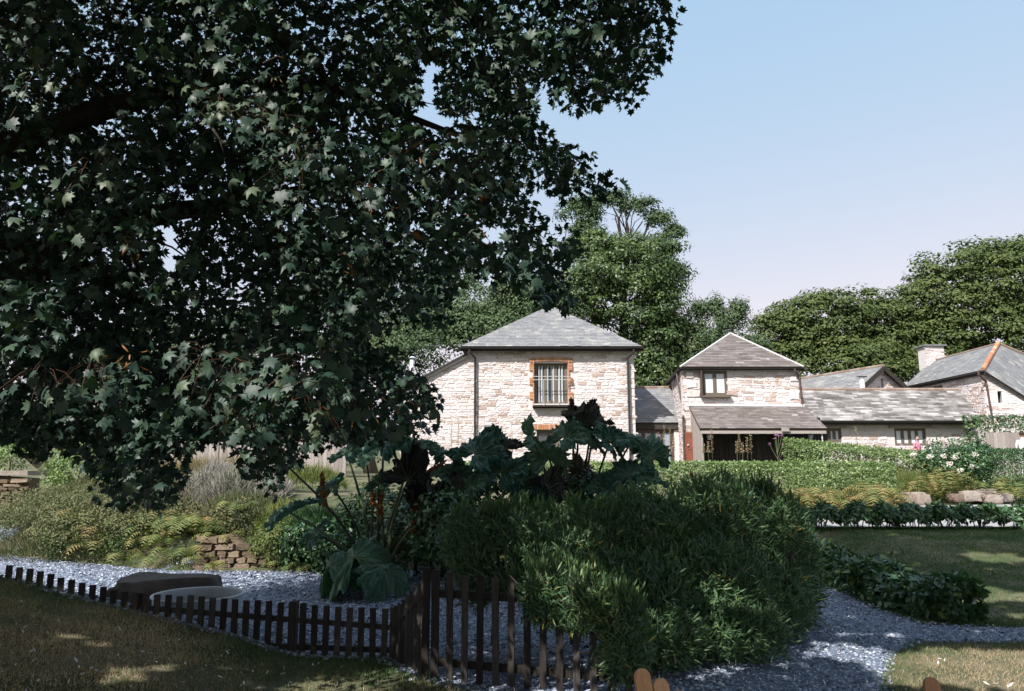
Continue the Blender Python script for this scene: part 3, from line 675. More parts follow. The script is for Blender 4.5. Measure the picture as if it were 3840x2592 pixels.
b = MB(); b.box(Vector((11.46, 27.5, 2.4))-h2.location, (.12, .12, 2.), None, .5); b.build('porch_post', M['fascia'], h2)
for px in (2691, 2735, 2820, 2860, 2905, 2949, 2991):
    p = at(px, 1624, 27.35); MB().box(p-h2.location+Vector((0, .5, 0)), (.05, 1.0, .045), None, .9).build('rafter_end', M['lead'], h2)
d = thing('wooden_door', 'red brown panelled wooden door with round knob standing at the porch end', 'door', (dr[0], FY-.16, 1.6))
b = MB(); b.box((.21, 0, (dr[3]-1.6)/2), (.42, .045, dr[3]-1.6), None, .5); b.build('leaf_panel', M['door'], d)
b = MB(); 
for zc, hh in ((.75, .5), (1.35, .38)): b.box((.21, -.028, zc), (.26, .012, hh), None, .9)
b.build('raised_panel', M['door'], d)
b = MB(); b.tube([(.08, -.02, dr[3]-1.6-.48), (.08, -.09, dr[3]-1.6-.48)], [.015, .035], 8, .9); b.build('knob', M['rail'], d)
for i_, (px, lab) in enumerate(((2658, 'hanging lantern under the left end of the timber porch'), (3040, 'hanging lantern under the right end of the timber porch'))):
    p = at(px, 1640, 27.5); l = thing('porch_lantern', lab, 'lantern', tuple(p))
    b = MB(); b.tube([(0, 0, .1), (0, 0, .35)], .008, 6, .5); b.tube([(0, 0, .1), (0, 0, .16)], [.09, .03], 8, .5); b.build('hanger', M['gutter'], l)
    b = MB(); b.tube([(0, 0, -.1), (0, 0, -.02), (0, 0, .1)], [.045, .075, .085], 10, .5); b.build('shade', M['metal'], l)

# ---- long barn
h3 = thing('long_barn', 'long low stone barn with patchy lichened slate roof and brick ridge', 'barn', (16, 33, 1.6))
BY = 33.0; e3 = at(3400, 1579, BY-.4).z; r3 = at(3300, 1464, 35.3).z
x3r = at(3685, 1577, BY-.4).x; x3t = at(3595, 1467, 35.3).x
slates(h3, [(11.3, BY-.4, e3), (x3r, BY-.4, e3), (x3t, 35.3, r3), (11.3, 35.3, r3)], M['slate_patchy'], .42, .15, th=.014)
slates(h3, [(x3t, 38, e3), (11.3, 38, e3), (11.3, 35.3, r3), (x3t, 35.3, r3)][0:4], M['slate_patchy'], .4, .3, maxn=0)
ridge(h3, (11.3, 35.3, r3+.03), (x3t, 35.3, r3+.03), M['ridge'], .09, .38)
gutter(h3, (11.6, BY-.45, e3-.02), (x3r, BY-.45, e3-.02), M['gutter'], .06, .14)
b = MB(); b.box(Vector(((11.3+x3r)/2, BY-.2, e3-.13))-h3.location, (x3r-11.3-.1, .42, .06), None, .4); b.build('soffit', M['fascia'], h3)
def x33(px, py=1625): return at(px, py, BY).x
def z33(py): return at(1920, py, BY).z
w4 = (x33(3354), z33(1672), x33(3473), z33(1606)); w5 = (x33(3087), z33(1660), x33(3156), z33(1606))
poly3 = [(11.3, 1.4), (x3r-.12, 1.4), (x3r-.12, e3-.1), (11.3, e3-.1)]
wallbox(h3, (0, BY, 0), UX, poly3, [w4, w5], .45, M['mortar'])
wallstones(h3, (0, BY, 0), UX, 0, [(12.5, 2.2), (x3r-.1, 2.2), (x3r-.1, e3-.12), (12.5, e3-.12)], [(w4[0]-.3, w4[1], w4[2]+.2, w4[3]+.12), (w5[0]-.05, w5[1], w5[2]+.1, w5[3]+.12)], lmin=.2, lmax=.6, hmin=.1, hmax=.2, maxn=230)
for ww in (w4, w5):
    b = MB(); b.box(Vector(((ww[0]+ww[2])/2, BY-.03, ww[3]+.07))-h3.location, (ww[2]-ww[0]+.45, .2, .13), None, .5); b.build('lintel', M['greywood'], h3)
window(h3, (0, BY, 0), UX, *w4, 4, M['frame'], M['blind'], .1, .07); window(h3, (0, BY, 0), UX, *w5, 3, M['frame'], M['blind'], .1, .07)
px_ = x33(3629); pipe(h3, [(px_+.25, BY-.5, e3-.08), (px_+.25, BY-.48, e3-.16), (px_-.02, BY-.12, e3-.42), (px_, BY-.08, e3-.5), (px_+.06, BY-.08, 1.6)], M['gutter'], .045)
b = MB(); b.box(Vector((x3r-.3, 35.6, 2.8))-h3.location, (.4, 4.6, 2.6), None, .5); b.build('wall', M['mortar'], h3)
gt = MB(); gt.poly([Vector(p)-h3.location for p in ((x3r-.5, BY+.1, e3-.15), (x3t-.5, 35.3, r3-.1), (x3t-.5, 37.8, e3-.1))], (.35, 0, 0), .5); gt.build('gable', M['mortar'], h3)

# ---- middle gabled house
h4 = thing('gabled_house', 'grey slate roofed stone house with dark bargeboards and slit window behind the long barn', 'house', (18.5, 38, 1.6))
a4 = at(3298, 1376, 38); rd = (Vector((17.0, 43.5, 0))-Vector((a4.x, 38, 0))).normalized(); pv = Vector((-rd.y, rd.x, 0)); pv = -pv if pv.x < 0 else pv
bk = a4+rd*7.5; hwid, drop = 3.0, 2.15
fl_, fr_ = a4-pv*hwid-Vector((0, 0, drop)), a4+pv*hwid-Vector((0, 0, drop))
ov = rd*-.3
slates(h4, [fl_+rd*7.5, fl_+ov, a4+ov, bk], M['slate'], .3, .16, maxn=260)
slates(h4, [fr_+ov, fr_+rd*7.5, bk, a4+ov], M['slate'], .3, .25, maxn=0)
ridge(h4, a4+ov+Vector((0, 0, .03)), bk+Vector((0, 0, .03)), M['ridge'], .08, .4)
ub = (fr_-fl_); ub.z = 0; ub.normalize(); W4 = 2*hwid
g4 = [(.1, 1.5), (W4-.1, 1.5), (W4-.1, fl_.z+.02), (W4/2, a4.z-.1), (.1, fl_.z+.02)]
sw = (W4/2+.02, a4.z-1.3, W4/2+.17, a4.z-.55)
o4 = Vector((fl_.x, fl_.y, 0))
wallbox(h4, o4, ub, g4, [sw], .4, M['mortar'])
wallstones(h4, o4, ub, 0, [(.1, 4.6), (W4-.1, 4.6), (W4/2, a4.z-.1)], [sw], maxn=120)
b = MB(); b.box(o4+ub*(W4/2+.1)+Vector((0, .35, a4.z-.95))-h4.location, (.5, .02, 1.2), None, .2); b.build('slit_window', M['fascia'], h4)
for f_ in (fl_, fr_): b = MB(); b.bar(f_+ov-h4.location-Vector((0, 0, .12)), a4+ov-h4.location-Vector((0, 0, .10)), .05, .22, .3); b.build('bargeboard', M['fascia'], h4)
fp = thing('flue_pipe', 'short pale flue pipe standing in front of the dark gable edge', 'flue', tuple(at(3235, 1460, 36.5)))
b = MB(); b.tube([(0, 0, -.5), (0, 0, .48)], .12, 12, .8); b.build('pipe', M['white'], fp)
b = MB(); b.box((0, 0, .62), (.42, .3, .03), None, .2); b.tube([(-.1, 0, .48), (-.1, 0, .62)], .01, 5, .2); b.tube([(.1, 0, .48), (.1, 0, .62)], .01, 5, .2); b.build('cap', M['gutter'], fp)
sk = MB(); c = fl_.lerp(a4, .42)+rd*2.6; sk.bar(c-h4.location, c+rd*.8-h4.location+Vector((0, 0, .04)), .55, .06, .3); sk.build('skylight', M['darkglass'], h4)

# ---- far right house
h5 = thing('stone_house', 'large stone farmhouse at the right edge with orange hip tiles and chimney', 'house', (22, 36, 1.7))
cE = at(3678, 1391, 34); zE = cE.z; lE = Vector((21.75, 41.3, zE)); cR = Vector((cE.x-.05, 33.75, zE))
aR = at(3743, 1291, 36.1); bR = aR+(lE-cR)*.85
slates(h5, [lE, cR, aR, bR], M['slate'], .3, .16, maxn=300)
nB = (aR-cR).cross(at(3840, 1481, 33.3)-cR)
D5 = at(3990, 1580, 33.0); nB = (D5-cR).cross(aR-cR).normalized()
r0 = at(3990, 1392, 30); dirr = (r0-Vector((0, 0, CZ))); tt = (cR-Vector((0, 0, CZ))).dot(nB)/dirr.dot(nB); R5 = Vector((0, 0, CZ))+dirr*tt
slates(h5, [cR, D5, R5, aR], M['slate'], .3, .14, maxn=300, name='slate')
ridge(h5, cR+Vector((0, 0, .04)), aR+Vector((0, 0, .05)), M['brick'], .1, .35); ridge(h5, aR+Vector((0, 0, .03)), R5+Vector((0, 0, .03)), M['ridge'], .08, .4); ridge(h5, aR+Vector((0, 0, .03)), bR+Vector((0, 0, .03)), M['ridge'], .06, .4)
w_x = cE.x+.12
oS = Vector((21.9, 41.2, 0)); oF = Vector((w_x, 34.05, 0)); uS = (oF-oS).normalized(); lS = (oF-oS).length
sw5 = (2.6, zE-1.0, 3.6, zE-.25)
wallbox(h5, oS, uS, [(0, 1.5), (lS, 1.5), (lS, zE-.08), (0, zE-.08)], [sw5], .4, M['mortar'])
wallstones(h5, oS, uS, 0, [(0, 3.8), (lS, 3.8), (lS, zE-.1), (0, zE-.1)], [sw5], maxn=120)
window(h5, oS, uS, *sw5, 2, M['frame'], M['darkglass'], .12, .07)
gutter(h5, lE+Vector((-.08, 0, -.02)), cR+Vector((-.06, -.05, -.02)), M['gutter'], .07, .2)
def top5(x): y = 34.05+(D5.y+.1-34.05)*(x-w_x)/(D5.x-w_x); return cR.z-(nB.x*(x-cR.x)+nB.y*(y-cR.y))/nB.z-.075
xe = D5.x
fr5 = [(0, 1.5), (xe-w_x, 1.5), (xe-w_x, top5(xe)), (0, top5(w_x))]
slit = (at(3738, 1490, 34).x-w_x, at(3738, 1512, 34).z, at(3751, 1490, 34).x-w_x, at(3738, 1468, 34).z)
uF = Vector((xe-w_x, D5.y+.1-34.05, 0)); uF.normalize()
wallbox(h5, oF, uF, fr5, [slit], .4, M['mortar'])
wallstones(h5, oF, uF, 0, [(0, 3.6), (xe-w_x, 3.6), (xe-w_x, top5(xe)), (0, top5(w_x))], [slit], lmax=.6, maxn=180)
b = MB(); b.box(oF+uF*((slit[0]+slit[2])/2)+Vector((.05, .3, (slit[1]+slit[3])/2))-h5.location, (.5, .02, .9), None, .2); b.build('slit_window', M['fascia'], h5)
p5 = at(3662, 1400, 33.8); pipe(h5, [(p5.x, 33.66, zE-.05), (p5.x, 33.66, zE-.2), (w_x+.0, 33.9, zE-.5), (w_x+.02, 33.9, zE-.7), (w_x+.18, 33.85, 3.0)], M['brownpipe'], .045)
b = MB(); c5 = at(3493, 1345, 42.3); b.box(c5-h5.location, (1.05, .8, 1.3), None, .5); b.build('chimney', M['mortar'], h5)
wallstones(h5, (c5.x-.52, c5.y-.4, 0), UX, 0, [(0, c5.z-.6), (1.05, c5.z-.6), (1.05, c5.z+.62), (0, c5.z+.62)], [], maxn=60)
b = MB(); b.box(c5-h5.location+Vector((0, 0, .7)), (1.3, 1.05, .07), None, .2); b.build('chimney_cap', M['slate'], h5)

# ------------------------------------------------------------------ foliage generators
def leafmass(name, T, P, N, size, m, parent, tone=None, up=.25, droop=0, flat=.6, kind=None):
    """P positions, N outward normals"""
    n = len(P); nr = N+up*A([0, 0, 1.])+flat*rng.normal(size=(n, 3))
    ax = np.cross(nr, rdir(n))+.0; ax[:, 2] -= droop*np.linalg.norm(ax, axis=1)
    R = frames(ax, nr); t = rng.random(n) if tone is None else tone
    sc = size*(.65+.6*rng.random(n))
    V, Fs, TT = scat(T, P, R, sc, np.clip(t, 0, 1))
    me = mesh(name, V, Fs, m, TT)
    o = link(name, me, parent)
    if kind: o['kind'] = kind
    return o
def lobes(cs, n, sub=1.0, flat=.8, gap=.55, per=60, seed=0, front=True):
    """cs: list of (centre, radii(3)). sub-clumps sit on each lobe; leaves on each sub-clump. returns P,N,tone"""
    Ps = []; Ns = []; Ts = []
    area = [((r[0]*r[1])**1.6+(r[0]*r[2])**1.6+(r[1]*r[2])**1.6)**(1/1.6) for c, r in cs]; tot = sum(area)
    for (c, r), a in zip(cs, area):
        k = max(6, int(n*a/tot/per)); d = rdir(k*2)
        if front: d = d[(d[:, 1] < .45) & (d[:, 2] > -.75)][:k]
        else: d = d[:k]
        cc = A(c)+d*A(r)*(.68+.38*rng.random((len(d), 1)))
        for q, dd in zip(cc, d):
            s = sub*(.55+.75*random.random()); e = rdir(per); e[:, 2] = np.abs(e[:, 2])*np.where(rng.random(per) < .78, 1, -1)
            e += dd*.35
            rad = (.55+.5*rng.random((per, 1))**.7)
            Ps.append(q+e*s*A([1, 1, flat])*rad); Ns.append(e); Ts.append(.2+.5*random.random()+.10*rng.normal(size=per))
    return np.concatenate(Ps), np.concatenate(Ns), np.concatenate(Ts)
def trunk_tree(parent, base, top, r, m, branches=()):
    b = MB(); base = Vector(base)-parent.location; top = Vector(top)-parent.location
    pts = [base.lerp(top, k/5)+Vector((random.uniform(-.15, .15), random.uniform(-.1, .1), 0))*(k > 0) for k in range(6)]
    b.tube(pts, [r*(1-.14*k) for k in range(6)], 9, .5); b.build('trunk', m, parent, smooth=True)
    for pl, rr in branches:
        b = MB(); pl = [Vector(p)-parent.location for p in pl]; b.tube(pl, [rr*(1-.75*k/(len(pl)-1)) for k in range(len(pl))], 6, .5); b.build('limb', m, parent, smooth=True)
def bgtree(name, lab, lob, Y, n, size, m, T=DIA, sub=1.0, flat=.8, group=None, bark='barkpale', trunk=None, per=60, branches=(), up=.25):
    """lob: (px, py, rx_px, ry_px[, dY])"""
    cs = []
    for l in lob:
        px, py, rx, ry = l[:4]; yy = Y+(l[4] if len(l) > 4 else 0); c = at(px, py, yy); k = yy/F
        cs.append((tuple(c), (rx*k, min(rx, ry)*k*.85, ry*k)))
    cx = sum(c[0][0] for c in cs)/len(cs); o = thing(name, lab, 'tree', (cx, Y, 1.8), 0, group)
    c2 = []
    for c, r in cs:
        for _ in range(9 if r[0] > 1.6 else 4):
            d = rdir(1)[0]; d[1] = -abs(d[1])*.8; d[2] = d[2]*.9+.15; k = random.uniform(.34, .52); c2.append((tuple(A(c)+d*A(r)*random.uniform(.5, .72)), tuple(A(r)*k)))
    P, N, Tn = [np.concatenate(z_) for z_ in zip(lobes(c2, int(n*.6), sub*.8, flat, per=per), lobes(cs, int(n*.4), sub*.8, flat, per=per))]; P = P-A(o.location)
    leafmass('crown', T, P, N, size, m, o, Tn, up=up, flat=.33)
    if trunk is None: top = Vector(max((c[0] for c in cs), key=lambda c: c[2])); trunk_tree(o, (cx, Y, 1.5), top, .4, M[bark], branches)
    elif trunk: trunk_tree(o, *trunk, M[bark], branches)
    return o
# right: big beeches
bgtree('beech_tree', 'tall domed beech filling the upper right corner behind the farmhouse', [(3640, 1110, 240, 190), (3800, 1060, 230, 180, 1), (3500, 1200, 190, 170), (3720, 1280, 260, 130, -1), (3430, 1290, 150, 120, -1), (3850, 1250, 180, 150), (3590, 1370, 200, 90, 1)], 50, 60000, .24, M['beech'], sub=1.25, flat=.38, up=.6, per=85)
bgtree('beech_tree', 'broad olive green beech above the long barn between house and farmhouse', [(3080, 1240, 190, 140), (2960, 1290, 130, 120), (3250, 1230, 190, 130, 1), (3100, 1360, 200, 110, -1), (3340, 1350, 150, 120), (2930, 1380, 90, 80, -1), (3230, 1400, 160, 90, -2)], 48, 52000, .23, M['beech'], sub=1.2, flat=.38, up=.6, per=85)
# centre tall tree with bare limbs in its top
top = at(2350, 880, 44); bs = at(2330, 1500, 44)
br = []
for tgt in ((2180, 820), (2290, 760), (2380, 750), (2450, 790), (2520, 870), (2470, 880), (2230, 870), (2340, 790), (2410, 830), (2140, 860)):
    e = at(tgt[0], tgt[1], 44+random.uniform(-1, 1)); s = bs.lerp(top, random.uniform(.55, .8)); m1 = s.lerp(e, .35)+Vector((random.uniform(-.4, .4), 0, -.3)); m2 = s.lerp(e, .7)+Vector((random.uniform(-.4, .4), 0, .25)); br.append(([s, m1, m2, e], .13))
    for _ in range(3):
        e2 = m2+Vector((random.uniform(-1, 1), random.uniform(-.8, .8), random.uniform(-.2, 1.1))); br.append(([m1.lerp(m2, random.random()), (m2+e2)/2+Vector((random.uniform(-.2, .2), 0, 0)), e2], .045))
o = bgtree('tall_tree', 'tallest tree with bare branches in its open top behind the main house', [(2180, 800, 80, 50), (2300, 760, 80, 35), (2400, 780, 60, 35), (2480, 830, 50, 30), (2530, 880, 30, 25), (2200, 870, 60, 40)], 44, 13000, .16, M['ash'], sub=.55, flat=.7, trunk=(bs, top, .38), bark='bark', branches=br, per=40)
cs = [(tuple(at(px, py, 44+dy)), (rx*44/F, rx*40/F, ry*44/F)) for px, py, rx, ry, dy in ((2400, 960, 140, 60, 0), (2230, 950, 110, 60, 0), (2330, 1040, 190, 90, -1), (2480, 1040, 80, 90, 0), (2200, 1120, 130, 100, -1), (2380, 1160, 170, 110, -1), (2490, 1200, 70, 90, 0), (2560, 1330, 110, 130, 0), (2440, 1340, 130, 160, -1), (2430, 1470, 150, 90, -1), (2300, 1330, 150, 130, 0), (2560, 1460, 100, 80, 0))]
c2 = []
for c, r in cs:
    for _ in range(8):
        d = rdir(1)[0]; d[1] = -abs(d[1])*.8; c2.append((tuple(A(c)+d*A(r)*random.uniform(.5, .72)), tuple(A(r)*random.uniform(.34, .52))))
P, N, Tn = [np.concatenate(z_) for z_ in zip(lobes(c2, 30000, .62, .7, per=80), lobes(cs, 38000, .7, .7, per=80))]; leafmass('ivy_foliage', DIA, P-A(o.location), N, .19, M['ivy'], o, Tn, flat=.33)
bgtree('slender_tree', 'thin open topped tree between the tall tree and the beech', [(2660, 1230, 60, 70), (2750, 1240, 60, 70), (2620, 1330, 90, 90), (2700, 1340, 120, 80), (2640, 1430, 120, 80), (2800, 1330, 70, 60), (2690, 1170, 20, 40), (2765, 1170, 20, 40), (2620, 1170, 25, 40)], 43, 14000, .15, M['ash'], sub=.6, flat=.9, per=45)
bgtree('ash_tree', 'light green tree behind the left slope of the pyramid roof', [(1780, 1190, 170, 110), (1950, 1150, 130, 90), (1650, 1230, 120, 100), (1830, 1270, 180, 80, -1), (2050, 1180, 130, 90)], 41, 40000, .17, M['ash'], sub=.8, flat=.75)
bgtree('ash_tree', 'pale grey green tree left of the lean-to beside the flue pipe', [(1380, 1260, 150, 140), (1500, 1330, 150, 110, -1), (1250, 1180, 110, 160), (1340, 1400, 160, 90, -1), (1560, 1200, 90, 110)], 40, 40000, .16, M['ash'], sub=.75, flat=.8)
bgtree('ash_tree', 'distant tree showing through the sycamore leaves near its middle', [(900, 1330, 200, 150), (600, 1350, 220, 140), (1080, 1250, 140, 170), (1650, 1060, 130, 80), (1450, 1040, 100, 90), (300, 1400, 200, 140), (760, 1450, 250, 110)], 44, 30000, .2, M['ash'], sub=.9, flat=.75)

def hedge(name, lab, pts, width, zt, zb, n, size, T, m, cat='hedge', dens_top=.35, rough=.08, group=None, stems=False, up=.35, droop=0, rnd=.15):
    """hedge along a line of points; zt, zb callables or floats; leaves in the shell of a rounded box"""
    P2 = [Vector((p[0], p[1], 0)) for p in pts]; seg = [(P2[i+1]-P2[i]).length for i in range(len(P2)-1)]; L = sum(seg)
    c0 = P2[len(P2)//2]; o = thing(name, lab, cat, (c0.x, c0.y, Hs(c0.x, c0.y)), 0, group)
    t = rng.random(n)*(L+width*.6)-width*.3; i0 = np.searchsorted(np.cumsum(seg), np.clip(t, 0, L-1e-6)); cs = np.concatenate([[0], np.cumsum(seg)])
    a = A([[p.x, p.y] for p in P2]); d = (a[1:]-a[:-1])/A(seg)[:, None]
    base = a[i0]+d[i0]*(t-cs[i0])[:, None]; nrm = np.stack([d[i0][:, 1], -d[i0][:, 0]], 1)
    ztv = np.broadcast_to(zt(base[:, 0], base[:, 1]) if callable(zt) else zt, n); zbv = H(base[:, 0], base[:, 1]) if zb is None else np.broadcast_to(zb, n)
    hw = width/2*(1-.0*t); sel = rng.random(n)
    # shell sampling: superellipse cross-section
    th = rng.random(n)*math.pi*1.0; ex = np.sign(np.cos(th))*np.abs(np.cos(th))**.45; ez = np.sin(th)**.35
    side = sel > dens_top
    ex = np.where(side, np.sign(rng.random(n)-.3)*1.0, rng.random(n)*2-1); ez = np.where(side, rng.random(n), 1.0)
    corner = np.maximum(np.abs(ex), 0)*np.maximum(ez, 0); shrink = 1-rnd*np.clip(corner, 0, 1)**6
    inn = 1-.22*rng.random(n)**1.6
    nz = 1+rough*2*(vnoise(t, ez*2+ex*3, .45, 4)-.5)
    endk = np.minimum(1, np.sqrt(np.clip((np.minimum(t+width*.3, L+width*.3-t))/(width*.4), .02, 1)))
    off = ex*hw*inn*nz*shrink*endk; z = zbv+(ztv-zbv)*ez*np.where(side, 1, inn**.5)*shrink*(.97+.06*nz)
    P = np.stack([base[:, 0]+nrm[:, 0]*off, base[:, 1]+nrm[:, 1]*off, z], 1)
    N = np.stack([nrm[:, 0]*np.where(side, ex, .3*ex), nrm[:, 1]*np.where(side, ex, .3*ex), np.where(side, .1+.3*ez, 1.0)], 1)
    k = P[:, 2] > H(P[:, 0], P[:, 1])-.02; P = P[k]; N = N[k]
    tn = .45+.4*(vnoise(P[:, 0]+P[:, 1], P[:, 2], .35, 8)-.5)+.28*rng.normal(size=len(P))
    leafmass('foliage', T, P-A(o.location), N, size, m, o, tn, up=up, droop=droop, flat=.95)
    if stems:
        b = MB()
        for _ in range(int(L*stems)):
            tt = random.random()*L; j = int(np.searchsorted(np.cumsum(seg), min(tt, L-1e-6))); p = Vector((*(a[j]+d[j]*(tt-cs[j])), 0)); hz = Hs(p.x, p.y)
            q = p+Vector((random.uniform(-.2, .2), random.uniform(-.15, .15), 0)); p.z = hz-.03; q.z = hz+.6*(float(ztv[0])-hz)
            b.tube([p-o.location, (p+q)/2+Vector((random.uniform(-.05, .05), 0, 0))-o.location, q-o.location], [.014, .011, .007], 5, .5)
        b.build('stems', M['bark'], o, kind='stuff')
    return o
# lit hedges in front of the houses
hedge('clipped_hedge', 'long bright green clipped hedge in front of the houses, ending beside the ferns', [(-1.2, 21.9), (10.7, 21.9)], 1.1, 2.22, None, 30000, .08, OVAL, M['box'], rough=.10)
hedge('clipped_hedge', 'sloping green hedge below the windows of the long barn', [(9.6, 25.2), (12, 25.2), (15.3, 25.2)], 1.6, lambda x, y: 2.92-.10*(x-10), None, 20000, .08, OVAL, M['box'], rough=.18)
hedge('clipped_hedge', 'dark clipped hedge at the right edge below the board fence', [(14.3, 23.9), (19.5, 23.9)], 1.2, 2.62, None, 20000, .07, OVAL, M['laurel'], rough=.12)
hedge('clipped_hedge', 'upper hedge standing behind the grey board fence', [(18.9, 30.9), (25, 30.9)], 1.0, 4.1, None, 9000, .1, OVAL, M['laurel'], rough=.12)
# laurels
hedge('laurel_hedge', 'low laurel hedge running down between the gravel path and the rounded lawn', [(6.25, 16.6), (6.2, 14), (6.15, 12.5), (6.35, 11.05)], .8, lambda x, y: H(x, y)+.50+.08*np.sin(y*3), None, 7500, .15, OVAL, M['laurel'], rough=.3, up=.6, rnd=.3)
lx = 6.9; k = 0
while lx < 13.4:
    wd = random.uniform(.62, .95); y0 = 18.15+random.uniform(-.1, .1)
    lab = ['first', 'second', 'third', 'fourth', 'fifth', 'sixth', 'seventh', 'eighth', 'ninth', 'tenth'][min(k, 9)]+' laurel bush from the willow in the low row along the drive'
    o = thing('laurel_bush', lab, 'bush', (lx+wd/2, y0, Hs(lx+wd/2, y0)), 0, 'low row of laurel bushes along the drive')
    n = 800; d = rdir(n); d[:, 2] = np.abs(d[:, 2])*1.0-.35; r = .7+.35*rng.random((n, 1))
    P = d*r*A([wd*.64, .40, .34])+A([0, 0, .29+.04*random.random()])
    P[:, 2] += .08*np.sin(P[:, :1].ravel()*9+k)
    leafmass('foliage', OVAL, P, d, .13, M['laurel'], o, .4+.25*rng.normal(size=n), up=.6)
    b = MB()
    for _ in range(6): x1 = random.uniform(-.18, .18); b.tube([(x1*.6, random.uniform(-.1, .1), -.04), (x1, 0, .16), (x1*1.4, 0, .36)], [.014, .012, .008], 5, .5)
    b.build('stems', M['bark'], o, kind='stuff')
    lx += wd*.93; k += 1

# big willow hedge: rounded mass with long narrow leaves
wl = thing('willow_shrub', 'large dense rounded willow shrub with long narrow leaves beside the gravel path', 'shrub', (1.9, 9.8, 0))
cs = []
for px, py, rx, ry, Y in ((1790, 2040, 120, 120, 9.6), (1960, 2040, 170, 130, 9.5), (2200, 2050, 190, 140, 9.5), (2420, 2040, 190, 170, 9.7), (2660, 2010, 190, 200, 10.1), (2870, 2060, 170, 210, 10.6), (2960, 2150, 110, 190, 11.0), (2620, 2230, 260, 190, 9.3), (2350, 2270, 260, 180, 8.9), (2100, 2170, 230, 150, 9.1), (2420, 2400, 210, 110, 8.45), (2700, 2380, 230, 120, 8.9), (2860, 2260, 160, 160, 10.0), (1880, 2170, 170, 120, 9.4), (2200, 2390, 130, 90, 8.4), (2760, 1930, 200, 110, 10.6), (2080, 2240, 130, 90, 7.75), (2230, 2300, 120, 100, 7.55), (2330, 2400, 100, 130, 7.4)):
    cs.append((at(px, py, Y), (rx*Y/F, .85*min(rx, ry)*Y/F, ry*Y/F)))
n = 80000; Ps = []; Ns = []
area = A([r[0]*r[2] for c, r in cs]); area /= area.sum()
for (c, r), a in zip(cs, area):
    k = int(n*a); d = rdir(k); d[:, 1] = np.where(rng.random(k) < .8, -np.abs(d[:, 1]), d[:, 1]); rr = 1-.5*rng.random((k, 1))**2+.08*rng.normal(size=(k, 1))
    Ps.append(A(c)+d*A(r)*rr); Ns.append(d)
P = np.concatenate(Ps); N = np.concatenate(Ns); k = P[:, 2] > .04
q = proj(P); k &= ~((q[:, 1] > 2190+120*vnoise(q[:, 0], q[:, 0]*0, 60, 2)+.25*np.clip(q[:, 0]-1800, 0, 500)) & (q[:, 0] < 2260) & (rng.random(len(P)) < .96))
P = P[k]; N = N[k]; n = len(P)
ax = N*.6+A([0, 0, .5])+.7*rng.normal(size=(n, 3)); nr = N+A([0, 0, .5])+.5*rng.normal(size=(n, 3)); R = frames(ax, nr)
sc = (.085+.06*rng.random(n))[:, None]*A([[.85, 1, 1]])
V, Fs, T = scat(LANCE, P-A(wl.location), R, sc, np.clip(.35+.25*rng.normal(size=n)+.3*(vnoise(P[:, 0], P[:, 2], .4, 6)-.5), 0, 1)); link('foliage', mesh('foliage', V, Fs, M['willow'], T), wl)
# upright shoots on the top, with leaves up their length
Pp = []; Aa = []; Nn = []; b = MB()
for _ in range(420):
    c, r = random.choice(cs[:7]+cs[15:]); d = rdir(1)[0]; d[2] = abs(d[2])*.6+.7; d[1] = -abs(d[1])*.5; d /= np.linalg.norm(d)
    s = A(c)+d*A(r)*.93; hgt = random.uniform(.08, .22); e = s+A([random.uniform(-.08, .08), random.uniform(-.08, .08), hgt])
    b.tube([s-A(wl.location), e-A(wl.location)], [.004, .002], 3, .5, cap=False)
    for j in range(9):
        t_ = (j+.5)/9; Pp.append(s+(e-s)*t_); th_ = j*2.4+random.random(); Aa.append([math.cos(th_)*.6, math.sin(th_)*.6, .9]); Nn.append([math.cos(th_), math.sin(th_), -.3])
for _ in range(120):
    c, r = random.choice(cs); d = rdir(1)[0]; d[1] = -abs(d[1]); s = A(c)+d*A(r)*.95
    e = s+A([random.uniform(-.2, .2), -.08, random.uniform(.1, .3)]); b.tube([s-A(wl.location), (s+e)/2-A(wl.location)+A([.02, 0, 0]), e-A(wl.location)], .003, 3, .9, cap=False)
for (x0_, z0_) in ((1730, 2180), (1760, 2150), (1800, 2200), (1840, 2170)):
    s = at(x0_, z0_, 8.6); pts = [s]; 
    for j in range(7): s = s+Vector((.09*math.sin(j*.9+x0_), .02, -.06*math.cos(j*.8))); pts.append(s)
    b.tube([p-wl.location for p in pts], .005, 4, .95, cap=False)
b.build('twigs', M['barkpale'], wl, kind='stuff')
n = len(Pp); V, Fs, T = scat(LANCE, A(Pp)-A(wl.location), frames(A(Aa)+.2*rng.normal(size=(n, 3)), A(Nn)), (.08+.05*rng.random(n)), np.clip(.5+.2*rng.normal(size=n), 0, 1)); link('shoot_leaves', mesh('shoot_leaves', V, Fs, M['willow'], T), wl)
for k_ in range(5):
    x = -.2+.9*k_; MB().tube([(x-1.9+random.uniform(-.1, .1), -.2, -.05), (x-1.9, 0, .5), (x-1.9+.2, .1, 1.1)], [.05, .04, .02], 6, .5).build('stem', M['bark'], wl)

